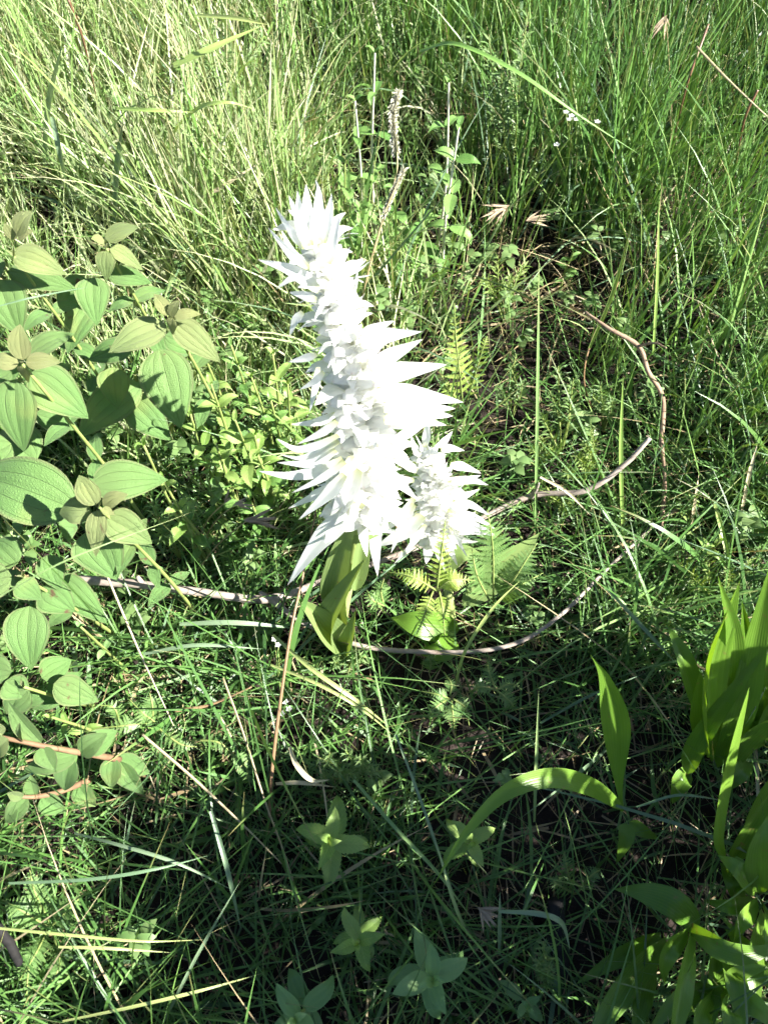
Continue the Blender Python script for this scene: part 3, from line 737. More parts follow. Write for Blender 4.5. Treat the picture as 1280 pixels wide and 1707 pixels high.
# ------------------------------------------------------------------ dead wood
def stick(name, label, cat, mat, arms, rough=0.10, knots=()):
    """arms: list of (list of (px, py, z), radius_px list); first arm starts the root"""
    W0 = at(*arms[0][0][0])
    e = None
    for k, (pts, rad) in enumerate(arms):
        W = [at(*p) for p in pts]
        b = MB(); tube(b, [tuple(p - W0) for p in W], [r * mpp(W[0]) for r in rad], 10, max(24, len(pts) * 9), rough=rough)
        for f in knots if k == 0 else ():
            i = f * (len(W) - 1); p = W[int(i)].lerp(W[min(len(W) - 1, int(i) + 1)], i - int(i)) - W0
            r = rad[0] * mpp(W[0])
            tube(b, [tuple(p), tuple(p + Vector((random.uniform(-1, 1), random.uniform(-1, 1), 1)).normalized() * r * 2.2)], [r * .8, r * .4], 7, 5)
        me = b.mesh(name if k == 0 else 'side_branch', M[mat])
        if k == 0:
            e = link(name, me); e.location = W0; tag(e, label, cat)
        else: link('side_branch', me, e)
    return e
stick('dead_branch', 'long forked dead branch lying across behind the orchid stem', 'branch', 'bark', [
    ([(90, 966, .08), (140, 967, .095), (240, 975, .10), (340, 988, .095), (450, 998, .08), (555, 962, .06), (660, 926, .05), (770, 880, .05), (880, 828, .07), (975, 818, .10), (1040, 775, .13), (1083, 730, .16)], [8, 7.5, 7, 6.5, 7, 5.5, 5, 5, 5, 5, 4.5, 3.8]),
    ([(450, 998, .08), (510, 1040, .065), (600, 1076, .055), (690, 1086, .055), (790, 1086, .06), (870, 1068, .07), (940, 1020, .07), (1010, 950, .06), (1085, 880, .03)], [5.5, 4.2, 4, 4, 3.8, 3.6, 3.4, 3, 2.4]),
    ([(884, 828, .07), (893, 818, .085), (898, 805, .10)], [5, 3.5, 1.5])], knots=(0.18, 0.36))
stick('dry_twig', 'kinked reddish dry twig standing among right-hand grass', 'twig', 'bark_red', [
    ([(975, 520, .20), (1015, 548, .20), (1063, 577, .19), (1080, 620, .17), (1104, 665, .14), (1102, 740, .10), (1108, 790, .07), (1104, 850, .04), (1098, 910, .02)], [2, 3.2, 4, 4, 4.2, 4, 4, 4, 3]),
    ([(1063, 577, .19), (1090, 572, .21), (1110, 580, .22)], [2.5, 1.8, 1])], 0.12, knots=(0.3, 0.6))
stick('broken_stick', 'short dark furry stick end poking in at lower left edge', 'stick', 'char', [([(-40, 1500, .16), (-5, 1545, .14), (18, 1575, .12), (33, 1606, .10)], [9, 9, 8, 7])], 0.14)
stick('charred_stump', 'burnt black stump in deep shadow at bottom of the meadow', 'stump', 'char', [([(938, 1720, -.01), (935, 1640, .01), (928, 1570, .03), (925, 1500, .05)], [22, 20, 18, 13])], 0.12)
stick('dry_stick', 'thin grey stick lying in sparse soil right of the orchids', 'stick', 'bark', [([(1040, 935, .01), (1070, 895, .015), (1110, 860, .02), (1160, 835, .02)], [5, 4.5, 4, 3])], 0.15)

# ------------------------------------------------------------------ strap-leaved plants (right)
def strap_plant(label, root_px, leaves, group='strap-leaved plants at right'):
    root = at(*root_px)
    root.z = 0.0
    e = empty('strap_leaf_plant', root, label, 'leafy plant', group)
    for pts, w, prof, kw in leaves:
        pleaf(e, 'leaf', pts, w, prof, 'lily', **kw)
    return e
K = lambda **k: k
strap_plant('lone strap-leaved plant with one leaf arching left like a bow', (1045, 1372, 0), [
    ([(1036, 1352, .10), (1030, 1290, .15), (1026, 1200, .22), (1008, 1130, .27), (984, 1092, .30)], 46, 'belly', K(fold=.16, normal=(-.3, -1, .6), nv=26)),
    ([(1040, 1350, .10), (985, 1312, .17), (915, 1296, .21), (840, 1322, .22), (775, 1390, .20), (722, 1476, .16)], 33, 'lance', K(fold=.12, nv=30, normal=(.2, -.4, 1), tint=.75)),
    ([(1042, 1372, .08), (1042, 1400, .08), (1026, 1442, .05)], 28, 'lance', K(fold=.12)),
    ([(1048, 1370, .06), (1070, 1385, .06), (1100, 1400, .04)], 22, 'lance', K(fold=.2))])
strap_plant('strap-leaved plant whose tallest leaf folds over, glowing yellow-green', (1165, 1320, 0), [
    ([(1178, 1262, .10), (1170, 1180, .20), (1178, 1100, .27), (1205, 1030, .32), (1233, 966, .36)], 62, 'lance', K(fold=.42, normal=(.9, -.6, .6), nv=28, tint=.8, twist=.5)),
    ([(1180, 1255, .08), (1168, 1190, .15), (1166, 1120, .22)], 40, 'strap', K(fold=.15, normal=(0, -1, .4))),
    ([(1145, 1290, .08), (1160, 1240, .14), (1215, 1160, .22), (1300, 1050, .30)], 34, 'lance', K(fold=.2, normal=(-.5, -.7, .8), nv=22)),
    ([(1185, 1270, .08), (1215, 1160, .2), (1222, 1060, .3), (1196, 960, .38)], 42, 'lance', K(fold=.15, normal=(0, -1, .5), nv=22)),
    ([(1195, 1280, .07), (1235, 1180, .2), (1262, 1050, .3), (1290, 920, .4)], 48, 'lance', K(fold=.12, normal=(-.2, -1, .4), nv=22)),
    ([(1150, 1290, .06), (1135, 1300, .08), (1120, 1340, .05)], 34, 'strap', K(fold=.2)),
    ([(1170, 1200, .10), (1140, 1100, .17), (1110, 1040, .18)], 32, 'lance', K(fold=.2, normal=(.3, -1, .6))),
    ([(1205, 1290, .06), (1250, 1230, .16), (1310, 1190, .22)], 46, 'lance', K(fold=.12))])
strap_plant('strap-leaved plant with one narrow pale upright blade at right edge', (1225, 1440, 0), [
    ([(1205, 1430, .08), (1196, 1390, .14), (1210, 1300, .22), (1228, 1220, .29), (1248, 1146, .34)], 28, 'strap', K(fold=.08, normal=(.5, -.8, .8), nv=24, tint=1.0)),
    ([(1215, 1440, .06), (1250, 1380, .13), (1300, 1300, .2)], 42, 'lance', K(fold=.2)),
    ([(1210, 1440, .06), (1235, 1450, .10), (1290, 1490, .08)], 34, 'lance', K(fold=.25, tint=.8)),
    ([(1205, 1440, .06), (1225, 1480, .08), (1240, 1510, .04)], 30, 'strap', K(fold=.15)),
    ([(1240, 1430, .06), (1270, 1340, .15), (1330, 1240, .22)], 46, 'lance', K(fold=.15))])
strap_plant('strap-leaved plant with broad blades fanning out of the bottom right corner', (1150, 1560, 0), [
    ([(1165, 1545, .09), (1120, 1505, .12), (1070, 1488, .11), (1022, 1482, .09)], 46, 'lance', K(fold=.1, nv=22, tint=.1)),
    ([(1150, 1545, .10), (1200, 1582, .13), (1250, 1590, .13), (1310, 1570, .12)], 34, 'strap', K(fold=.12, tint=.6)),
    ([(1146, 1550, .10), (1118, 1578, .13), (1106, 1610, .12), (1108, 1640, .09)], 30, 'lance', K(fold=.3, tint=.9)),
    ([(1152, 1552, .10), (1140, 1620, .14), (1128, 1690, .15), (1116, 1770, .13)], 40, 'strap', K(fold=.2, tint=.95, normal=(.4, -.3, 1))),
    ([(1110, 1570, .06), (1060, 1620, .09), (1010, 1690, .10), (970, 1770, .08)], 42, 'strap', K(fold=.15, tint=.3)),
    ([(1090, 1600, .04), (1070, 1660, .08), (1055, 1740, .09)], 36, 'strap', K(fold=.15, tint=.3)),
    ([(1200, 1570, .08), (1225, 1640, .12), (1240, 1740, .12)], 38, 'strap', K(fold=.15, tint=.7)),
    ([(1190, 1560, .06), (1190, 1640, .09), (1180, 1730, .09)], 30, 'strap', K(fold=.2, tint=.4)),
    ([(1215, 1550, .06), (1260, 1610, .1), (1310, 1660, .1)], 34, 'strap', K(fold=.2, tint=.5)),
    ([(1100, 1560, .05), (1040, 1590, .08), (960, 1640, .06)], 30, 'strap', K(fold=.15, tint=.2))])

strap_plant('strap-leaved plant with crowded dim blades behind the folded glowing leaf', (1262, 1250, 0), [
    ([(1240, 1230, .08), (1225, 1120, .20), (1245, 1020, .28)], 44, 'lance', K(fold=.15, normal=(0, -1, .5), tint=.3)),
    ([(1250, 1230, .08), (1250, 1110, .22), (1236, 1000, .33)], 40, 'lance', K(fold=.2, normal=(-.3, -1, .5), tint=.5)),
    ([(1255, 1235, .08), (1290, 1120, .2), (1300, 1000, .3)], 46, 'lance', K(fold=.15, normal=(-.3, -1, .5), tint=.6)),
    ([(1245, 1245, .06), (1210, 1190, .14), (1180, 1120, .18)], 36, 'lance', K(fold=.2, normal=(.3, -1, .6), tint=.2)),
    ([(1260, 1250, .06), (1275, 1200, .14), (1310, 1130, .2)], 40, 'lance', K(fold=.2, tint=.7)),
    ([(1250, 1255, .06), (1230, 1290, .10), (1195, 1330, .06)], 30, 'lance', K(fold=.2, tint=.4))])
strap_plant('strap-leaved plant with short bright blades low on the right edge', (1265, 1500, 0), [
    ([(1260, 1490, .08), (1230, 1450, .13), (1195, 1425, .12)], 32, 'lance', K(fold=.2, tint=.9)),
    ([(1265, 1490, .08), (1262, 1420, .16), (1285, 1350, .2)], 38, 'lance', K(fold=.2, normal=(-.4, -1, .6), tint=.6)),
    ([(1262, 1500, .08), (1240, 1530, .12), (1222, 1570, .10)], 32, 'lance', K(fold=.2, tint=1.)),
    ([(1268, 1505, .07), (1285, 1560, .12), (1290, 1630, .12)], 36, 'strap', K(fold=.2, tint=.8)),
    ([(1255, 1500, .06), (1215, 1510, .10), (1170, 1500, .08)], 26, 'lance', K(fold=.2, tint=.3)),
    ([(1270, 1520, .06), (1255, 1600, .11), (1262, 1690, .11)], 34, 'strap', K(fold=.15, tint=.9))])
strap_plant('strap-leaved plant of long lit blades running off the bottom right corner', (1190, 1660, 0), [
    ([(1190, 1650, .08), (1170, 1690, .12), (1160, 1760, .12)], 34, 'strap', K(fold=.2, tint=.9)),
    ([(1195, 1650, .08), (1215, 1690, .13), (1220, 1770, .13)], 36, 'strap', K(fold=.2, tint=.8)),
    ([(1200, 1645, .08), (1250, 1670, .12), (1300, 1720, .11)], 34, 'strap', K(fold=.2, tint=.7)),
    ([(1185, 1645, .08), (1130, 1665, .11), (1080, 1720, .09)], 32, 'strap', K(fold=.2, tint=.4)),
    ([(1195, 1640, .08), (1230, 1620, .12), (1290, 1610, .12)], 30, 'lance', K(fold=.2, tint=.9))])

# ------------------------------------------------------------------ unit leaves that copies share
UL = {}
def unit_leaf(kind, var, mat):
    key = (kind, var, mat)
    if key in UL: return UL[key]
    b = MB(); rs = random.Random(var + 31)
    arch = rs.uniform(0.05, 0.2); dr = rs.uniform(-0.3, 0.02)
    ctrl = [(0, 0, 0), (0.4, 0, arch), (0.75, rs.uniform(-.05, .05), arch * 0.8), (1, rs.uniform(-.1, .1), dr)]
    if kind == 'serrated': leaf_grid(b, ctrl, 0.46, 'lance', 7, 25, (0, 0, 1), fold=rs.uniform(.08, .2), serr=1, quilt=0.01, wav=.03, tint=rs.random())
    elif kind == 'oval': leaf_grid(b, ctrl, 0.50, 'ovate', 9, 13, (0, 0, 1), fold=rs.uniform(.05, .14), wav=.02, tint=rs.random())
    elif kind == 'pinna':
        # lobed fern pinna: a midrib with separate rounded lobes both sides
        n = 11; t = rs.random()
        for sd in (-1, 1):
            for i in range(n):
                v = (i + 0.2) / n
                L = 0.155 * (1 - v) ** 0.75 + 0.015
                w = 0.84 / n
                x0 = v; d = rs.uniform(-.02, .02)
                pts = [(x0, 0, 0), (x0 + w, 0, 0), (x0 + w * 1.25, sd * L * .75, .015 + d), (x0 + w * 1.0, sd * L, .01 + d), (x0 + w * 0.3, sd * L * .8, .015 + d)]
                f = (0, 1, 2, 3, 4) if sd > 0 else (4, 3, 2, 1, 0)
                b.poly(pts, [(0.5, v)] * 2 + [(0.5 + sd * .5, v)] * 3, [f], t)
        b.poly([(0, -.012, .006), (0, .012, .006), (1, 0, .006)], [(0.5, 0), (0.5, 0), (.5, 1)], [(0, 1, 2)], 1)
    UL[key] = b.mesh(kind + '_leaf', M[mat])
    return UL[key]

# ------------------------------------------------------------------ serrated-leaved plants
def mint(label, tip_px, z, leaf_px, nodes=3, mat='mint', seed=0, lean=(0.0, 0.02), hairy=False, kind='serrated', name='serrated_leaf_plant', group='serrated-leaved plants', cat='weed', droop=0.0):
    rs = random.Random(seed + 500)
    top = at(tip_px[0], tip_px[1], z)
    root = Vector((top.x + lean[0], top.y + lean[1], 0)); root.z = gz(root.x, root.y)
    e = empty(name, root, label, cat, group)
    hgt = top - root
    b = MB(); tube(b, [(0, 0, 0), tuple(hgt * .5 + Vector((rs.uniform(-.008, .008), 0, 0))), tuple(hgt)], [.0024, .002, .0012], 7, 10)
    link('stem', b.mesh('stem', M['stem_dry' if hairy else 'stem_green']), e)
    a0 = rs.uniform(0, 3.14); Lm = leaf_px * (.72 if hairy else .9) * mpp(top)
    for k in range(nodes):
        f = 1 - 0.9 * (k / max(1, nodes)) ** 1.1 if nodes > 1 else 1
        f = max(f, 0.25)
        L = Lm * (0.45, 0.85, 1.1, 1.1, 1.0, .9)[min(k, 5)] * rs.uniform(.85, 1.1)
        for j in range(2):
            a = a0 + k * 1.571 + j * math.pi + rs.uniform(-.25, .25)
            el = (0.9, 0.45, 0.15, 0, -.1, -.1)[min(k, 5)] + rs.uniform(-.15, .15) - droop
            d = Vector((math.cos(a) * math.cos(el), math.sin(a) * math.cos(el), math.sin(el)))
            o = link('leaf', unit_leaf(kind, rs.randrange(5), mat), e)
            o.matrix_local = xform(hgt * f, d, (rs.uniform(-.2, .2), rs.uniform(-.4, .1), 1) if el < .8 else (-d.x, -d.y, 1.), L)
    return e
SP = [
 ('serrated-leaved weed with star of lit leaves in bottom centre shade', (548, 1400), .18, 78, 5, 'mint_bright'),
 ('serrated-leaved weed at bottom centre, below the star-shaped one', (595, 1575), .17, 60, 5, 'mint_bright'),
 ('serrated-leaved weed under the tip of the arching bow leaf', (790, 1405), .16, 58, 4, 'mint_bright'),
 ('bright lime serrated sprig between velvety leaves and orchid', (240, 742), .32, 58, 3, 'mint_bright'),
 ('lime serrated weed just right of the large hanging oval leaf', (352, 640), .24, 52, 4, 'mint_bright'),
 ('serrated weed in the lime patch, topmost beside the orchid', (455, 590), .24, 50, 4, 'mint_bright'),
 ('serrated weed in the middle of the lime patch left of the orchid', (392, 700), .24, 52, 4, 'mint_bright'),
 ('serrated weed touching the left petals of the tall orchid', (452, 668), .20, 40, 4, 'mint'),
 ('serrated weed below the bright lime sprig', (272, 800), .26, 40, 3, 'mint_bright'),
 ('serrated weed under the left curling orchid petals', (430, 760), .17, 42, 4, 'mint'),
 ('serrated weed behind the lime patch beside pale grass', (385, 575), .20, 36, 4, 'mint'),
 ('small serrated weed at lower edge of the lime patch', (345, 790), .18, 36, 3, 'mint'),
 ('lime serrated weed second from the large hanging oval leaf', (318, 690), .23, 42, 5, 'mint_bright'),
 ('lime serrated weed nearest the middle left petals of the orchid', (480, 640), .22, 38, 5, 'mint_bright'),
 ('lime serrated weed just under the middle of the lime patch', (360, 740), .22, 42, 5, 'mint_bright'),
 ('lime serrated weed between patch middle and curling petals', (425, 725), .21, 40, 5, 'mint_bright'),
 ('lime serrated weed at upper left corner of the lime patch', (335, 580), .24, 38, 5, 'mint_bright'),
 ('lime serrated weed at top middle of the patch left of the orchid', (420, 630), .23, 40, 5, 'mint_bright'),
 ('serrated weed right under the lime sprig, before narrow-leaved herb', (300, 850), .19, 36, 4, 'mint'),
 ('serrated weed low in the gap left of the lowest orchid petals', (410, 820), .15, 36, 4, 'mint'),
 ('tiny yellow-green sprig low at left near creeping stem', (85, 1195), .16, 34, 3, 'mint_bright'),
 ('upright hairy-stemmed weed with drooping leaves at top centre', (625, 88), .36, 62, 5, 'mint'),
 ('hairy-stemmed weed right of the fuzzy seed spike', (765, 210), .32, 66, 5, 'mint'),
 ('hairy-stemmed weed at top, small, between seed spike and right grass', (748, 138), .33, 56, 4, 'mint'),
 ('oval-leaved weed directly above the tall orchid tip', (575, 270), .24, 56, 4, 'mint'),
 ('oval-leaved weed left of the fuzzy seed spike', (592, 168), .30, 58, 4, 'mint'),
 ('serrated weed beneath the fuzzy seed spike, right of the orchid tip', (655, 315), .22, 60, 4, 'mint'),
 ('serrated weed close right of the orchid tip', (600, 345), .20, 56, 4, 'mint'),
 ('serrated weed right of the tall orchid at half height', (705, 340), .18, 54, 4, 'mint'),
 ('bright small weed at the right edge, mid height', (1262, 440), .16, 34, 4, 'mint_bright'),
 ('bright weed beneath the right edge grass, nearest the soil patch', (1160, 830), .08, 28, 4, 'mint_bright'),
 ('bright feathery weed above the strap-leaved plants', (1200, 900), .10, 28, 4, 'mint_bright'),
 ('small weed at upper right under tall stalks', (1225, 395), .14, 34, 4, 'mint'),
 ('small weed in front of tall grass, upper right centre', (955, 420), .10, 30, 4, 'mint'),
]
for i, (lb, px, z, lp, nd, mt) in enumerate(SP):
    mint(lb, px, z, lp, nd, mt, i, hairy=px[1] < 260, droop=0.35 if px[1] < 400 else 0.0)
OV = [
 ('oval-leaved plant with broad smooth leaves at bottom centre edge', (722, 1635), .18, 84, 5, 'oval'),
 ('oval-leaved plant peeking over the bottom edge left of centre', (492, 1700), .16, 78, 4, 'oval'),
 ('oval-leaved low plant shaded by the bottom weeds', (880, 1680), .08, 44, 3, 'oval'),
 ('small curled oval-leaved sprig under the dead branch at left', (135, 1045), .18, 40, 2, 'oval'),
]
for i, (lb, px, z, lp, nd, mt) in enumerate(OV):
    mint(lb, px, z, lp, nd, mt, i + 60, kind='oval', name='oval_leaf_plant', group='smooth oval-leaved plants', lean=(0, .01))

# ------------------------------------------------------------------ ferns
def fern(label, root_px, fronds, mat='fern', pairs=13, seed=0):
    """fronds: (list of (px,py,z), width_px)"""
    rs = random.Random(seed + 900)
    root = at(*root_px)
    e = empty('fern', root, label, 'fern', 'ferns')
    for pts, wpx in fronds:
        W = [at(*p) - root for p in pts]
        C = spline([tuple(w) for w in W], 30); T = frames(C)
        wd = wpx * .88 * mpp(W[len(W) // 2] + root)
        b = MB(); tube(b, [tuple(c) for c in C[::5]] + [tuple(C[-1])], [.0013, .001, .0005], 5, 14)
        fr = link('frond', b.mesh('frond', M['stem_green']), e)
        view = (CC - (W[0] + root)).normalized()
        up = Vector((0.1, -0.2, 1)) * 0.55 + view * 0.45
        for i in range(pairs):
            v = 0.16 + 0.83 * (i / pairs)
            k = v * 29; k0 = int(k); p = Vector(C[k0]).lerp(Vector(C[min(29, k0 + 1)]), k - k0); t = Vector(T[k0])
            L = wd * 0.5 * math.sin(math.pi * (0.20 + 0.80 * (1 - v) ** 0.0 * (v ** 0.8))) ** 0.8
            L = wd * 0.5 * max(0.10, (1 - ((v - 0.16) / 0.84) ** 1.5)) * (0.75 + 0.25 * min(1, i / 2))
            s = t.cross(up).normalized(); n = s.cross(t)
            for sd in (-1, 1):
                d = (s * sd + t * rs.uniform(.35, .5) - n * rs.uniform(-.05, .25)).normalized()
                o = link('pinna', unit_leaf('pinna', rs.randrange(4), mat), fr)
                o.matrix_local = xform(p, d, n, (L, L * 1.40, L))
    return e
fern('fern with sunlit fronds over the foot of the shorter orchid', (722, 1010, .04), [
    ([(728, 985, .13), (745, 970, .15), (765, 966, .15), (792, 968, .14)], 58), ([(728, 985, .13), (700, 968, .16), (675, 958, .16), (645, 954, .15)], 48),
    ([(722, 985, .13), (712, 1010, .14), (704, 1035, .12), (694, 1058, .10)], 44), ([(732, 985, .13), (738, 1020, .13), (741, 1060, .10)], 40), ([(728, 985, .13), (732, 950, .17), (738, 905, .20), (742, 868, .21)], 54)], 'fern_yellow', 12, 1)
fern('fern with broad green fronds right of the shorter orchid petals', (822, 1010, .02), [
    ([(822, 1005, .06), (822, 950, .13), (820, 900, .18), (812, 850, .21)], 120), ([(830, 1005, .06), (860, 960, .13), (895, 905, .16)], 90), ([(826, 1005, .06), (860, 980, .11), (905, 955, .11)], 56), ([(815, 1000, .06), (795, 960, .13), (786, 915, .16)], 66)], 'fern', 14, 2)
fern('upright yellow-green fern right of the tall orchid', (772, 690, .02), [
    ([(772, 680, .03), (766, 620, .10), (760, 565, .14), (757, 505, .19)], 66), ([(775, 680, .03), (790, 630, .08), (805, 580, .13), (812, 560, .14)], 46), ([(770, 680, .03), (745, 650, .06), (735, 620, .08)], 36)], 'fern_yellow', 13, 3)
fern('small fern with a lit tip below the dead branch fork', (752, 1190, .03), [
    ([(750, 1165, .08), (730, 1158, .09), (700, 1152, .08)], 34), ([(748, 1165, .08), (725, 1180, .09), (698, 1212, .06)], 40), ([(752, 1168, .08), (755, 1195, .08), (758, 1225, .05)], 44), ([(755, 1165, .08), (775, 1180, .07), (782, 1210, .05)], 40), ([(750, 1160, .08), (752, 1140, .09), (740, 1120, .08)], 34)], 'fern', 10, 4)
fern('dark fern star in deep shade right of the lit-tipped fern', (830, 1160, .02), [
    ([(826, 1150, .06), (800, 1145, .07), (780, 1155, .05)], 40), ([(826, 1150, .06), (850, 1170, .06), (862, 1190, .04)], 40), ([(828, 1150, .06), (850, 1140, .06), (870, 1150, .05)], 36), ([(826, 1150, .06), (815, 1120, .07), (812, 1100, .06)], 36)], 'fern', 9, 5)
fern('pale fern beside low velvety leaves at left', (250, 1215, .03), [
    ([(255, 1205, .06), (255, 1180, .08), (250, 1155, .09)], 60), ([(262, 1205, .06), (240, 1190, .08), (215, 1165, .08)], 46), ([(245, 1205, .06), (205, 1210, .07), (150, 1215, .06)], 50), ([(260, 1210, .06), (300, 1240, .06), (330, 1245, .05)], 40), ([(200, 1205, .06), (190, 1180, .08), (160, 1175, .08)], 40)], 'fern', 10, 6)
fern('drooping fern with curled tips left of the reddish grass stalk', (330, 1270, .03), [
    ([(320, 1235, .07), (360, 1236, .08), (385, 1255, .07), (405, 1290, .05)], 40), ([(385, 1255, .07), (410, 1280, .06), (420, 1330, .03)], 46), ([(395, 1340, .04), (400, 1355, .05), (385, 1385, .03)], 60)], 'fern', 10, 7)
fern('large dim fern in the shadowed bottom left corner', (80, 1560, .02), [
    ([(80, 1550, .04), (60, 1590, .07), (30, 1640, .06)], 70), ([(85, 1545, .04), (110, 1520, .07), (140, 1490, .08)], 76), ([(80, 1545, .04), (40, 1520, .07), (5, 1500, .07)], 70), ([(70, 1560, .04), (50, 1610, .06), (45, 1660, .05)], 60), ([(90, 1560, .04), (100, 1610, .06), (70, 1660, .05)], 56), ([(85, 1540, .04), (60, 1490, .07), (50, 1450, .08)], 64)], 'fern', 11, 8)
fern('dim fern between bow leaf plant and charred stump', (960, 1490, .02), [
    ([(955, 1490, .03), (945, 1450, .07), (940, 1420, .08)], 50), ([(960, 1490, .03), (985, 1460, .06), (1000, 1450, .06)], 46), ([(958, 1490, .03), (930, 1475, .06), (915, 1460, .06)], 44)], 'fern', 10, 9)
fern('shaded fern tucked behind orchid leaves under the branch', (640, 1020, .02), [
    ([(640, 1010, .03), (635, 985, .05), (640, 965, .06)], 50), ([(640, 1010, .03), (620, 1000, .05), (610, 980, .05)], 40), ([(716, 1120, .03), (718, 1105, .05), (712, 1092, .06)], 50)], 'fern', 9, 10)

# ------------------------------------------------------------------ fine-leaved herbs
def needle_herb(label, tips, root_px, leaf_px, mat='herb', seed=0, per=16):
    rs = random.Random(seed + 1300)
    root = at(*root_px)
    e = empty('fine_leaved_herb', root, label, 'herb', 'fine-leaved herbs')
    st = MB(); fo = MB()
    for px, py, z in tips:
        top = at(px, py, z) - root
        mid = top * .5 + Vector((rs.uniform(-.01, .01), 0, .01))
        tube(st, [(0, 0, 0), tuple(mid), tuple(top)], [.0014, .001, .0006], 5, 7)
        C = spline([(0, 0, 0), tuple(mid), tuple(top)], 40)
        T = frames(C)
        for i in range(per * 2):
            k = 12 + int(27 * (i / (per * 2)) ** 0.8); p = Vector(C[k]); t = Vector(T[k])
            a = i * 2.4; ref = Vector((1, 0, 0)); s = (ref - t * ref.dot(t)).normalized(); u = t.cross(s)
            d = (s * math.cos(a) + u * math.sin(a)) * .9 + t * rs.uniform(.3, .8)
            L = leaf_px * mpp(root + top) * rs.uniform(.7, 1.1) * (1 - .4 * (k / 40) ** 3)
            q = p + d * L
            leaf_grid(fo, [tuple(p), tuple((p + q) / 2 + t * L * .08), tuple(q)], L * .2, 'lance', 3, 5, tuple(t + Vector((0, -.3, .3))), fold=.2, tint=rs.random())
    link('stem', st.mesh('stem', M['stem_green']), e)
    f = link('foliage', fo.mesh('foliage', M[mat]), e); f['kind'] = 'stuff'
    return e
needle_herb('fine-leaved pale herb cushion in the shade below the orchid', [(530, 1262, .12), (550, 1255, .13), (575, 1250, .13), (560, 1285, .11), (600, 1265, .12), (620, 1275, .11), (590, 1290, .10), (640, 1285, .1), (540, 1295, .09)], (575, 1300, .02), 22, 'herb', 1, 12)
needle_herb('fine-leaved herb tuft beside the pale end of dead branch', [(985, 715, .12), (975, 740, .11), (960, 760, .10), (990, 740, .11), (945, 785, .08)], (970, 810, .01), 20, 'herb_yellow', 2, 16)
needle_herb('taller fine-leaved herb behind the branch, near bare soil', [(930, 610, .15), (945, 640, .13), (915, 650, .12), (955, 630, .14), (900, 690, .09)], (935, 760, .01), 24, 'herb', 3, 16)
needle_herb('narrow-leaved herb below the velvety rosette, near branch', [(255, 838, .18), (280, 850, .16), (300, 830, .17), (330, 845, .15), (310, 870, .13), (270, 880, .13)], (300, 930, .03), 26, 'herb', 4, 14)
needle_herb('narrow-leaved herb among upright grass at top right of centre', [(815, 60, .30), (835, 110, .26), (880, 20, .32), (870, 90, .28)], (850, 330, .01), 34, 'herb', 5, 18)
needle_herb('narrow-leaved herb left of the tall orchid, by its middle petals', [(500, 690, .14), (470, 720, .12), (485, 640, .15), (440, 700, .13)], (470, 800, .02), 24, 'herb', 6, 14)
needle_herb('small yellowish herb under the pale branch end', [(930, 810, .05), (910, 825, .05), (955, 830, .05), (900, 800, .06), (940, 850, .04)], (930, 860, .01), 18, 'herb_yellow', 7, 10)
needle_herb('fine-leaved herb above strap leaves at far right', [(1150, 960, .08), (1180, 930, .09), (1215, 950, .09), (1130, 940, .08), (1250, 930, .09)], (1180, 1010, .01), 22, 'herb_yellow', 8, 12)
needle_herb('fine-leaved herb standing at bottom right of centre by stump', [(905, 1570, .11), (895, 1600, .10), (915, 1610, .10)], (905, 1650, .01), 24, 'herb', 9, 16)
needle_herb('tiny herb at foot of the tall orchid leaves', [(570, 1085, .05), (590, 1100, .04), (610, 1095, .05), (560, 1105, .04), (580, 1125, .03)], (580, 1110, .005), 22, 'herb', 10, 8)
needle_herb('yellow-tipped herb at top left of centre beside leaning blade', [(300, 70, .24), (350, 40, .26), (440, 60, .24), (380, 80, .22)], (360, 230, .01), 30, 'herb', 11, 14)
needle_herb('bushy narrow-leaved herb just above the orchid tip, left side', [(505, 262, .14), (520, 280, .13), (490, 290, .12)], (505, 350, .01), 30, 'herb', 12, 14)

needle_herb('fine-leaved herb standing on bare soil right of the upright fern', [(850, 610, .10), (870, 640, .09), (835, 650, .08), (860, 590, .11)], (852, 700, .01), 22, 'herb', 13, 14)
needle_herb('small fine-leaved herb on bare soil just above the branch fork', [(905, 730, .06), (885, 745, .06), (920, 750, .05)], (900, 790, .01), 20, 'herb_yellow', 14, 12)
needle_herb('fine-leaved herb left of the kinked twig in thin grass', [(1000, 640, .10), (1020, 670, .09), (985, 660, .09)], (1005, 720, .01), 22, 'herb', 15, 14)
needle_herb('fine-leaved herb below the pinkish seed tufts', [(830, 430, .12), (850, 460, .11), (810, 465, .11), (875, 440, .12)], (840, 540, .01), 24, 'herb_yellow', 16, 14)

# ------------------------------------------------------------------ seed heads and tiny flowers
def seed_spike(label, path, rpx, stem):
    W = [at(*p) for p in path]; S = [at(*p) for p in stem]
    root = S[-1]
    e = empty('seed_spike', root, label, 'seed head', 'grass seed heads')
    b = MB(); tube(b, [tuple(p - root) for p in S], [.0009, .0012, .0014], 6, 24); link('stalk', b.mesh('stalk', M['straw']), e)
    C = spline([tuple(p - root) for p in W], 60); T = frames(C)
    fo = MB(); r = rpx * mpp(W[0])
    for i in range(1000):
        k = random.randrange(59); p = Vector(C[k]); t = Vector(T[k]); a = random.uniform(0, 6.28)
        s = t.orthogonal().normalized(); u = t.cross(s); d = (s * math.cos(a) + u * math.sin(a)) * .55 - t * random.uniform(-.9, .9)
        L = r * random.uniform(.7, 1.5)
        leaf_grid(fo, [tuple(p), tuple(p + d * L)], L * .20, 'lance', 2, 3, (a, .3, 1), fold=0, tint=random.random())
    f = link('bristles', fo.mesh('bristles', M['stem_dry']), e); f['kind'] = 'stuff'
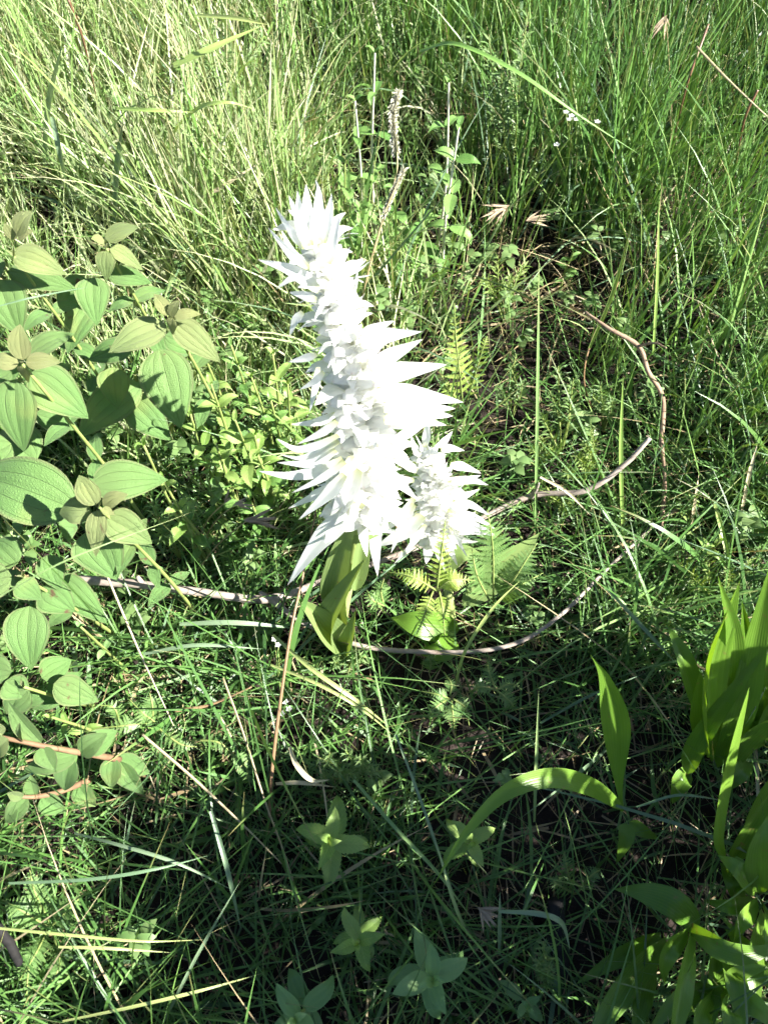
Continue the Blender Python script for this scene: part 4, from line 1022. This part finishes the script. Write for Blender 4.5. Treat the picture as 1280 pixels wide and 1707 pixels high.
seed_spike('fuzzy pale grass seed spike rising above the orchid tip', [(664, 152, .33), (655, 185, .32), (656, 225, .30), (660, 258, .28)], 13, [(664, 152, .33), (657, 200, .31), (662, 280, .27), (640, 360, .22), (605, 490, .12), (590, 540, .04)])
seed_spike('second fuzzy seed spike lower on the same leaning side of the orchid', [(673, 283, .30), (655, 320, .28), (640, 360, .26)], 9, [(673, 283, .30), (640, 360, .26), (608, 478, .16), (600, 560, .03)])
def dry_head(label, px, py, z, length_px, ang, n=14, stem_to=None):
    c = at(px, py, z); root = at(*stem_to) if stem_to else Vector((c.x, c.y + .01, 0))
    e = empty('dry_seed_head', root, label, 'seed head', 'grass seed heads')
    b = MB(); tube(b, [(0, 0, 0), tuple((c - root) * .5 + Vector((0, 0, .01))), tuple(c - root)], [.001, .0009, .0006], 5, 10); link('stalk', b.mesh('stalk', M['straw']), e)
    fo = MB(); L = length_px * mpp(c); ax = Vector((math.cos(ang), math.sin(ang) * .6, -math.sin(ang) * 0 + math.sin(ang) * .5))
    for i in range(n):
        d = (ax + Vector((random.gauss(0, .25), random.gauss(0, .25), random.gauss(0, .25)))).normalized()
        q = c - root + ax * random.uniform(-.2, .2) * L
        ll = L * random.uniform(.5, 1.1)
        leaf_grid(fo, [tuple(q), tuple(q + d * ll * .5), tuple(q + d * ll)], ll * .13, 'lance', 3, 5, (0, -.3, 1), fold=.3, tint=.5)
    link('spikelet', fo.mesh('spikelet', M['seed']), e)
dry_head('dry pinkish seed tuft caught in upper right grass', 845, 345, .14, 42, -2.5, 16)
dry_head('flat dry seed tuft lying just below the upper right one', 880, 368, .13, 38, 0.1, 14)
dry_head('brown dry seed head above the dead branch, pointing right', 412, 868, .16, 46, 0.0, 16, (330, 950, .05))
dry_head('tiny straw seed head left of the brown one', 392, 842, .18, 30, .35, 6, (340, 900, .06))
dry_head('dark thin seed head leaning beside narrow-leaved herb', 375, 838, .18, 26, 1.1, 6, (330, 900, .06))
dry_head('pale dry seed tuft at the bottom below the bow leaf', 800, 1515, .10, 46, -.7, 16)
dry_head('feathery straw seed plume at top right edge of picture', 1110, 30, .34, 34, -1.8, 10, (1120, 330, .01))
def tiny_flowers(label, pts, root_px):
    root = at(*root_px)
    e = empty('tiny_white_flower', root, label, 'wildflower', 'tiny white wildflowers')
    b = MB()
    for p in pts:
        tube(b, [(0, 0, 0), tuple((at(*p) - root) * .5), tuple(at(*p) - root)], [.0008, .0007, .0005], 5, 6)
    link('stalk', b.mesh('stalk', M['stem_green']), e)
    for p in pts:
        c = at(*p) - root; r = 6 * mpp(at(*p)); fb = MB()
        for k in range(5):
            a = k * 1.2566
            d = Vector((math.cos(a), math.sin(a), .35))
            leaf_grid(fb, [tuple(c), tuple(c + d * r)], r * .8, 'ovate', 3, 5, (0, -.2, 1), fold=.1)
        link('blossom', fb.mesh('blossom', M['petal']), e)
tiny_flowers('cluster of tiny white flowers in upper right grass', [(943, 188, .26), (952, 194, .26), (960, 200, .25), (948, 200, .25), (995, 204, .25), (927, 242, .23)], (960, 330, .01))
tiny_flowers('few tiny white specks of blossom in shade left of reddish stalk', [(458, 1066, .08), (464, 1075, .08), (476, 1170, .07), (482, 1182, .07), (470, 1190, .06)], (470, 1200, .005))

# ------------------------------------------------------------------ single grass blades one can follow by eye
def blade(label, pts, w, mat, tint=0.5, prof='blade', normal=(0, -.6, .8), name='grass_shoot', group=None):
    W = [at(*p) for p in pts]
    b = MB(); wd = w * .72 * mpp(sum(W, Vector()) / len(W))
    leaf_grid(b, [tuple(p - W[0]) for p in W], wd, prof, 5, 26, normal, fold=.22, tint=tint, twist=random.uniform(-.7, .7))
    o = link(name, b.mesh(name, M[mat])); o.location = W[0]
    tag(o, label, 'grass', group or 'single grass shoots')
def stalk(label, pts, w, mat, tint=.5):
    W = [at(*p) for p in pts]
    b = MB(); r = w * .5 * mpp(W[0])
    tube(b, [tuple(p - W[0]) for p in W], [r, r, r * .7, r * .4], 6, 26, tint=tint)
    o = link('grass_stalk', b.mesh('grass_stalk', M[mat])); o.location = W[0]
    tag(o, label, 'grass stalk', 'single grass stalks')
stalk('long reddish grass stalk slanting up under the lowest left orchid petal', [(448, 1395, .02), (455, 1270, .09), (482, 1070, .15), (505, 960, .17), (528, 845, .19)], 6, 'red', .7)
stalk('thin dry stalk crossing the shade from upper left of lower grass', [(372, 1130, .12), (405, 1220, .10), (440, 1330, .08), (480, 1440, .05), (505, 1530, .02)], 4, 'straw')
stalk('straw stalk running diagonally through left shade to reddish stalk', [(238, 1225, .12), (320, 1295, .10), (400, 1370, .08), (470, 1440, .05)], 5, 'straw', .7)
stalk('dark red stem rising among top left grass', [(115, 0, .34), (140, 70, .28), (165, 180, .16)], 5, 'red', .2)
stalk('reddish straw stalk leaning in from the top right edge', [(1160, 78, .36), (1215, 135, .34), (1300, 215, .30)], 4.5, 'straw', .6)
stalk('reddish brown upright stem at top right', [(1180, 40, .36), (1145, 140, .30), (1122, 235, .18)], 4.5, 'red', .3)
stalk('second reddish upright stem at top right, nearer the edge', [(1262, 150, .30), (1240, 200, .26), (1225, 280, .16)], 4.5, 'red', .2)
stalk('curling rust-coloured stalk beside kinked twig', [(1030, 470, .18), (985, 570, .14), (973, 630, .10), (985, 680, .05)], 4, 'red', .8)
stalk('thin straw stalk below branch from mid left toward bottom', [(175, 950, .16), (230, 1080, .12), (290, 1210, .08)], 4, 'straw', .9)
stalk('rusty broken stalk in shade below dead branch', [(292, 1185, .08), (350, 1175, .08), (420, 1145, .10)], 6, 'red', .9)
BL = [
 ('bright yellow-green blade bowing up from lit-tipped fern', [(757, 1148, .06), (775, 1085, .12), (820, 1015, .17), (868, 966, .19)], 8, 'yellow', .7),
 ('yellow-green blade slanting down right in central shade', [(455, 1058, .10), (520, 1115, .12), (590, 1165, .10), (650, 1212, .05)], 10, 'yellow', .8),
 ('yellow blade just under the other slanting one', [(452, 1108, .10), (530, 1140, .11), (600, 1180, .09), (655, 1225, .04)], 8, 'yellow', .9),
 ('straight thin blade with a rust tip standing in the dark', [(890, 1370, .05), (893, 1280, .13), (898, 1148, .22)], 8, 'pale', .6),
 ('wide blue-green blade standing at upper left', [(75, 290, .10), (82, 180, .24), (105, 72, .36)], 16, 'blue', .9),
 ('blue-green blade bending right at upper left', [(88, 195, .28), (105, 270, .22), (122, 345, .12)], 14, 'blue', .95),
 ('blue-green blade above the olive-tipped velvety plant', [(192, 372, .12), (196, 280, .22), (206, 200, .30)], 14, 'blue', .8),
 ('pointed yellow-green blade floating at top left of centre', [(290, 110, .34), (345, 85, .36), (440, 42, .38)], 16, 'yellow', .6),
 ('narrow yellow blade at top edge, left of centre', [(328, 26, .40), (390, 30, .41), (452, 42, .41)], 9, 'yellow', .8),
 ('blade bent like a hook in upper left grass', [(268, 300, .10), (290, 225, .22), (330, 182, .29), (378, 171, .31), (425, 182, .29)], 10, 'yellow', .6),
 ('horizontal lit blade crossing upper left grass', [(195, 181, .30), (255, 184, .31), (322, 187, .30)], 8, 'yellow', .5),
 ('pale straw blade lying above orchid tip, to the left', [(285, 362, .12), (360, 318, .18), (438, 268, .22)], 9, 'straw', .9),
 ('arching green stalk-like blade across upper right', [(700, 85, .34), (760, 74, .37), (860, 120, .36), (960, 190, .32), (1072, 262, .26)], 10, 'grass', .6),
 ('tall straight blade right of the upright fern', [(892, 890, .02), (895, 650, .22), (898, 420, .36)], 8, 'pale', .4),
 ('thick straight blade in front of pale branch end', [(1038, 905, .02), (1034, 760, .14), (1038, 625, .24)], 10, 'yellow', .2),
 ('leaning yellow-green blade above the kinked twig', [(982, 580, .14), (1020, 490, .24), (1050, 380, .34)], 9, 'yellow', .4),
 ('tall blade crossing the twig at right', [(1088, 590, .14), (1094, 470, .24), (1098, 330, .34)], 8, 'yellow', .3),
 ('pale dead blade upright at right, above strap leaves', [(1235, 850, .08), (1248, 790, .13), (1262, 740, .16)], 9, 'straw', .9),
 ('pale dead blade near feathery weed at right', [(1150, 880, .04), (1158, 830, .08), (1164, 790, .10)], 8, 'straw', .8),
 ('yellow blade lying nearly level across the lower left shade', [(-10, 1546, .16), (120, 1558, .17), (240, 1568, .16), (350, 1566, .12)], 9, 'yellow', .8),
 ('short yellow blade just under the level one at lower left', [(98, 1578, .15), (180, 1580, .15), (285, 1588, .12)], 8, 'yellow', .9),
 ('yellow stalk-like blade rising right along the bottom left edge', [(105, 1702, .10), (220, 1678, .14), (330, 1652, .15), (440, 1622, .13)], 8, 'yellow', .9),
 ('long teal blade crossing lower left from the edge', [(15, 1472, .16), (150, 1465, .18), (260, 1448, .18), (352, 1425, .15)], 9, 'blue', .6),
 ('pale blade bowing from low velvety leaves down right', [(125, 1388, .12), (200, 1408, .16), (300, 1440, .16), (400, 1490, .10)], 9, 'blue', 1.0),
 ('broad teal blade slanting through lower left centre', [(352, 1352, .18), (380, 1450, .16), (402, 1550, .10)], 12, 'blue', .7),
 ('long pale teal blade from bottom edge leaning right', [(270, 1710, .04), (330, 1590, .13), (400, 1470, .19)], 8, 'blue', .9),
 ('pale blade lying level under the dead branch at left', [(300, 1040, .12), (390, 1038, .13), (500, 1048, .10)], 11, 'blue', 1.0),
 ('second pale level blade a little lower in left shade', [(240, 1090, .12), (330, 1075, .14), (440, 1082, .12)], 9, 'blue', .9),
 ('pale flat blade bending down at bottom beside seed tuft', [(830, 1518, .15), (895, 1522, .17), (935, 1538, .16), (950, 1585, .11)], 13, 'blue', 1.0),
 ('thin long blade running down from herb cushion to bottom', [(660, 1225, .12), (700, 1330, .13), (735, 1430, .11), (760, 1500, .06)], 7, 'blue', 1.0),
 ('green blade slanting right through the bottom weeds', [(590, 1300, .12), (660, 1380, .13), (730, 1455, .11), (800, 1550, .05)], 10, 'pale', .4),
 ('upright pale blade at bottom beside the flat bending one', [(832, 1590, .05), (832, 1540, .10), (833, 1485, .14)], 9, 'blue', .9),
 ('curved white-lit dead blade on the herb cushion', [(484, 1245, .12), (495, 1275, .13), (520, 1300, .12), (550, 1300, .10)], 12, 'straw', 1.0),
 ('flat pale dead blade under the herb cushion', [(460, 1306, .08), (500, 1304, .10), (560, 1312, .07)], 10, 'straw', .9),
 ('long teal blade bending across right shade below branch', [(1010, 980, .12), (1075, 1050, .15), (1130, 1110, .12)], 9, 'blue', .6),
 ('dark teal blade level in right shade left of strap leaves', [(900, 1205, .10), (980, 1160, .14), (1080, 1120, .14)], 8, 'blue', .2),
 ('slender teal blade crossing in front of strap leaves', [(1060, 1345, .14), (1130, 1325, .16), (1210, 1335, .14)], 7, 'blue', .5),
 ('pale straw blade across the pale branch end', [(900, 795, .14), (945, 820, .13), (985, 860, .10)], 7, 'straw', 1.0),
 ('yellow blade right beside feathery weed pointing up at right', [(1190, 840, .10), (1205, 895, .09), (1222, 985, .05)], 10, 'yellow', .6),
 ('dark broad blade at lower centre right of weeds', [(905, 1440, .12), (880, 1500, .14), (840, 1600, .08)], 8, 'grass', .2),
 ('lit blade leaning left from stump to bow leaf', [(780, 1560, .05), (755, 1500, .12), (725, 1400, .17)], 8, 'pale', .7),
 ('fine straight blade by left edge, crossing velvety leaves', [(0, 510, .42), (60, 495, .42), (150, 478, .40)], 4, 'blue', .6),
 ('thin blade over left velvety rosette, lower edge', [(-10, 1000, .30), (120, 930, .34), (330, 850, .34)], 4, 'pale', .5),
]
for lb, pts, w, mt, tt in BL: blade(lb, pts, w, mt, tt)

# ------------------------------------------------------------------ unseen leafy shade casters, added out of view to darken the lower meadow
def shade_caster(label, cx, cy, cz, rx, ry, rz, n, seed):
    rs = random.Random(seed)
    e = empty('shade_caster', (cx, cy, 0), label, 'shade_caster')
    tr = MB(); tips = []
    for k in range(7):
        a = k * .9 + rs.uniform(-.2, .2); r = rs.uniform(.3, .8)
        q = (math.cos(a) * rx * r, math.sin(a) * ry * r, cz + rs.uniform(-.2, .6) * rz)
        tube(tr, [(0, 0, 0), (q[0] * .35, q[1] * .35, q[2] * .5), q], [.008, .005, .002], 7, 12); tips.append(q)
    link('trunk', tr.mesh('trunk', M['bark_red']), e)
    cr = MB()
    for k in range(n):
        while True:
            u = [rs.uniform(-1, 1) for _ in range(3)]
            if sum(x * x for x in u) < 1: break
        p = Vector((u[0] * rx, u[1] * ry, cz + u[2] * rz))
        if math.sin(p.x * 31 + 2) * math.sin(p.y * 27) * math.sin(p.z * 25 + 1) > .28: continue
        d = Vector((rs.gauss(0, 1), rs.gauss(0, 1), rs.gauss(0, .6))).normalized(); L = rs.uniform(.035, .07)
        leaf_grid(cr, [tuple(p), tuple(p + d * L * .5 + Vector((0, 0, .004))), tuple(p + d * L)], L * .5, 'ovate', 3, 6, (rs.gauss(0, .5), rs.gauss(0, .5), 1), fold=.1, tint=rs.random())
    link('crown', cr.mesh('crown', M['oval']), e)
shade_caster('leafy shade caster added at the lower right, unseen beyond the picture edge', .78, .04, .48, .13, .18, .20, 400, 5)
shade_caster('taller leafy shade caster added unseen beyond the bottom right corner of the picture', .70, -.36, .58, .19, .17, .33, 900, 6)
shade_caster('slender leafy shade caster added unseen between the other two beside the bottom right corner', .64, -.13, .63, .12, .15, .20, 470, 7)
